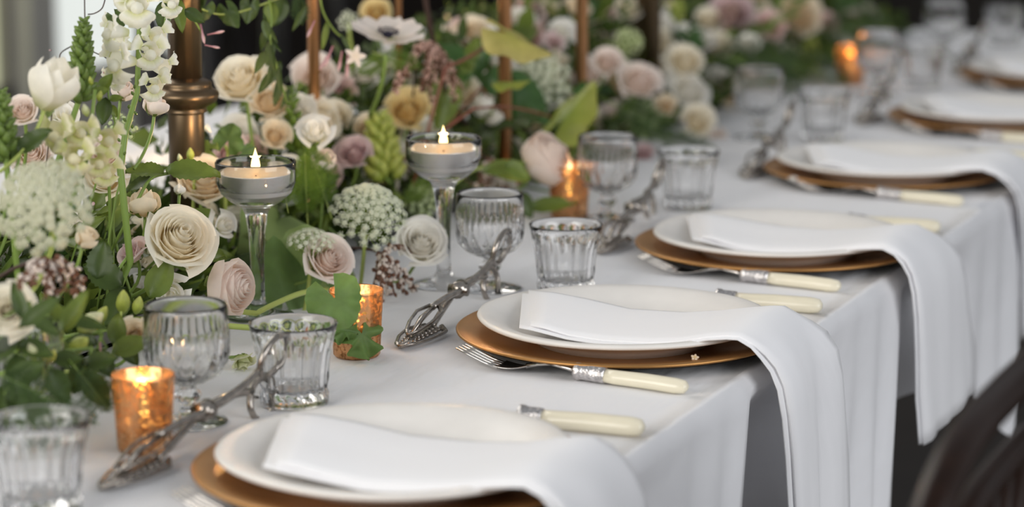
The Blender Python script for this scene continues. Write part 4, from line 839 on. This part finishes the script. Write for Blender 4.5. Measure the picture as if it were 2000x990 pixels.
# ---- feathery ferns
def fern(label, X, px, py, lpx, ang, mt, seed=1, dens=26, wid=.34, group=None):
    R = random.Random(seed); p = onx(px, py, X); s = lpx/pxm(p); root = thing('feathery_frond', label, 'foliage', p, group=group); a = math.radians(ang)
    y = camdir(cos(a), sin(a), .1); z = camdir(0, .4, .9); z = (z-y*z.dot(y)).normalized(); x = y.cross(z); root.matrix_basis = Matrix.Translation(p) @ Matrix((x, y, z)).transposed().to_4x4() @ Matrix.Diagonal((s, s, s, 1))
    ob('stem', MB().tube(bez((0, -.25, -.1), (0, .4, .05), (0, 1, -.1), 8), [.014-.001*i for i in range(9)], 5).mesh('stem', 'pale_stem' if mt == 'fern' else 'stem'), root); m = MB()
    for k in range(dens):
        q = .05+.93*k/dens
        for sd in (-1, 1):
            l = wid*sin(PI*min(1, q*.8+.18))*R.uniform(.75, 1.1); b = Vector((0, q, .05*q)); e = b+Vector((sd*l, l*.55, R.uniform(-.06, .1)))
            m.tube([b, b.lerp(e, .5)+Vector((0, .02, .02)), e], [.008, .006, .003], 3)
            for j in range(7):
                c = b.lerp(e, .2+.8*j/7); 
                for s2 in (-1, 1):
                    n_ = l*.35*(1-j/9); d = Vector((sd*.5, 1*s2, R.uniform(-.4, .5))); t_ = c+d.normalized()*n_; wv = Vector((.009, 0, .006)); m.add([c-wv, c+wv, t_], [(0, 1, 2)], [.2, .2, 1])
    ob('needles', m.mesh('needles', mt, False), root, kind='stuff')
for a in (('bright feathery green frond right of the near candlestick', -.36, 600, 420, 120, 92, 'fern', 1), ('second feathery green frond beside the dill like stalk', -.36, 640, 400, 120, 108, 'fern', 2), ('feathery green frond behind the sharp lace flower', -.40, 600, 350, 90, 70, 'fern', 3), ('lime feathery frond right of the sharp lace flower', -.37, 790, 395, 70, 40, 'fern', 4),
  ('broad blurred dark fern frond at upper right', -.40, 1390, 110, 170, -5, 'ferndark', 5), ('blurred dark fern frond drooping right toward the far votive', -.36, 1520, 110, 150, -20, 'ferndark', 6), ('dark fern frond at the top right end of the garland', -.42, 1600, 60, 140, 10, 'ferndark', 7), ('dark fern frond above the fourth goblet', -.34, 1450, 120, 130, -25, 'ferndark', 8), ('dark fern frond over the third tumbler', -.31, 1290, 270, 120, -20, 'ferndark', 9),
  ('dark feathery frond below the blush white rose', -.34, 1200, 200, 130, -30, 'ferndark', 10), ('green fern frond below the anemone', -.43, 745, 105, 80, -20, 'fern', 11), ('green fern frond left under the anemone', -.43, 760, 110, 70, -150, 'fern', 12), ('fern frond at the top centre over the jasmine', -.44, 580, -10, 60, -80, 'ferndark', 13), ('fern frond right of the candlestick stem low', -.33, 560, 400, 70, 100, 'fern', 14), ('dark fern frond low left behind the copper votive', -.28, 130, 730, 130, -10, 'ferndark', 15), ('dark fern frond low at far left', -.25, 0, 730, 160, -25, 'ferndark', 16), ('dark fern frond hanging over the near tumbler rim', -.24, 70, 790, 130, -15, 'ferndark', 17), ('dark fern frond beside the near copper votive', -.235, 150, 720, 110, -50, 'ferndark', 18)): fern(*a)
# ---- leaves filling the garland
def hmax(y):
    T_ = [(-1, .20), (-.5, .19), (-.25, .12), (-.1, .085), (.15, .085), (.28, .13), (.42, .145), (.7, .17), (.9, .20), (1.3, .20), (1.6, .14), (2.1, .11), (3, .08)]
    for (a, b), (c, d) in zip(T_[:-1], T_[1:]):
        if a <= y <= c: return b+(d-b)*(y-a)/(c-a)
    return .1
R_ = random.Random(21)
for mt, nm, cnt in (('dark', 'dense dark green foliage filling the heart of the garland', 7000), ('mid', 'fresh green foliage filling the heart of the garland', 3600)):
    m = MB()
    for k in range(cnt):
        y = R_.uniform(-.85, 2.70); hm = hmax(y); z = .025+(hm-.02)*R_.random()**1.5; fx = -.312-.170*(z/hm)**.55-(.03 if y > .25 and z > .05 else 0); x = R_.uniform(-.64, fx) if R_.random() < .5 else fx-abs(R_.gauss(0, .035)); 
        d = Vector((R_.gauss(.35, .6), R_.gauss(-.1, .6), R_.gauss(.25, .55))).normalized(); n_ = d.orthogonal(); n_.rotate(__import__('mathutils').Quaternion(d, R_.uniform(0, 6))); n_.normalize(); l = R_.uniform(.018, .042); wv = l*R_.uniform(.16, .30); c = Vector((x, y, T+z)); b = d.cross(n_)
        m.add([c, c+d*l*.45+n_*wv+b*wv*.3, c+d*l*.5, c+d*l-b*l*.15, c+d*l*.45-n_*wv+b*wv*.3], [(0, 2, 1), (2, 3, 1), (0, 4, 2), (4, 3, 2)], [0, .5, .4, 1, .5])
    o = ob('garland_foliage', m.mesh('garland_foliage', mt), kind='stuff'); tag(o, nm, 'foliage')
SPR = []
for k in range(44):
    y = R_.uniform(-.8, 2.6); hm = hmax(y); z = R_.uniform(.04, hm*.75); x = -.40-.11*(z/(hm+.02))**1+R_.uniform(-.05, .02); mt = R_.choice(('dark', 'mid', 'mid', 'vinedark', 'mid')); kd = R_.choice(('ovate', 'serrate', 'lance', 'ovate'))
    p = Vector((x, y, T+z)); lab = {'dark': 'dark', 'mid': 'fresh', 'vinedark': 'deep'}[mt]+' green leafy sprig '+where(p)
    if not inframe(p, 20) or not fresh(lab): continue
    root = thing('leafy_sprig', lab, 'foliage', p, group={'dark': 'dark leaf sprigs in the garland', 'mid': 'fresh leaf sprigs in the garland', 'vinedark': 'deep green leaf sprigs in the garland'}[mt])
    d = Vector((R_.uniform(.1, .8), R_.uniform(-.7, .7), R_.uniform(.0, .9))).normalized(); L = R_.uniform(.05, .085); e = core(p)-p
    ob('stem', MB().tube(bez(d*L, d*L*.2, e*.7, 7), .0011, 5).mesh('stem', 'stem'), root); side = d.cross(Vector((0, 0, 1))).normalized()
    for j in range(7):
        q = .15+.85*j/6; sd = 1 if j % 2 else -1; yv = (d*.6+side*sd*(.9 if j < 6 else 0)+Vector((0, 0, R_.uniform(-.2, .3)))).normalized(); zv = (Vector((.5, -.5, .8))-yv*yv.dot(Vector((.5, -.5, .8)))).normalized(); xv = yv.cross(zv); s = R_.uniform(.026, .042)
        ob('leaf', leafmesh(kd, mt), root, Matrix.Translation(d*L*q) @ Matrix((xv, yv, zv)).transposed().to_4x4() @ Matrix.Diagonal((s, s, s, 1)))
# ---- small roses deeper in the garland
for k in range(150):
    y = R_.uniform(-.7, 2.7); hm = hmax(y); z = R_.uniform(.03, hm+.01); x = -.375-.115*(z/hm)+R_.uniform(-.05, .015); c = R_.choice(('cream', 'blush', 'white', 'peach', 'white', 'cream', 'pink')); p = Vector((x, y, T+z)); lab = 'small %s rose among leaves %s' % (c, where(p))
    if not inframe(p) or not fresh(lab): continue
    o = thing('garden_rose', lab, 'flower', p, Vector((R_.uniform(.2, .9), R_.uniform(-.9, -.1), R_.uniform(.2, .9))).to_track_quat('Z', 'Y'), R_.uniform(.021, .033), group='small %s roses deep in the garland' % c)
    for n_, me in proto('rose', c): ob(n_, me, o)
# ---- one fallen blossom
p = onz(1357, 699, .0155); o = thing('fallen_blossom', 'tiny cream blossom fallen on the rim of the second gold charger', 'flower', p, Vector((.3, -.5, .8)).to_track_quat('Z', 'Y'), .0038)
for k in range(5): m = MB(); m.egg((.2*cos(k*1.257), .2*sin(k*1.257), 0), (cos(k*1.257), sin(k*1.257), .4), .42, .9, 8, 5); ob('petal', m.mesh('petal', 'peach'), o)
ob('heart', MB().egg((0, 0, 0), (0, 0, 1), .35, .5, 8, 5).mesh('heart', 'yellow'), o)
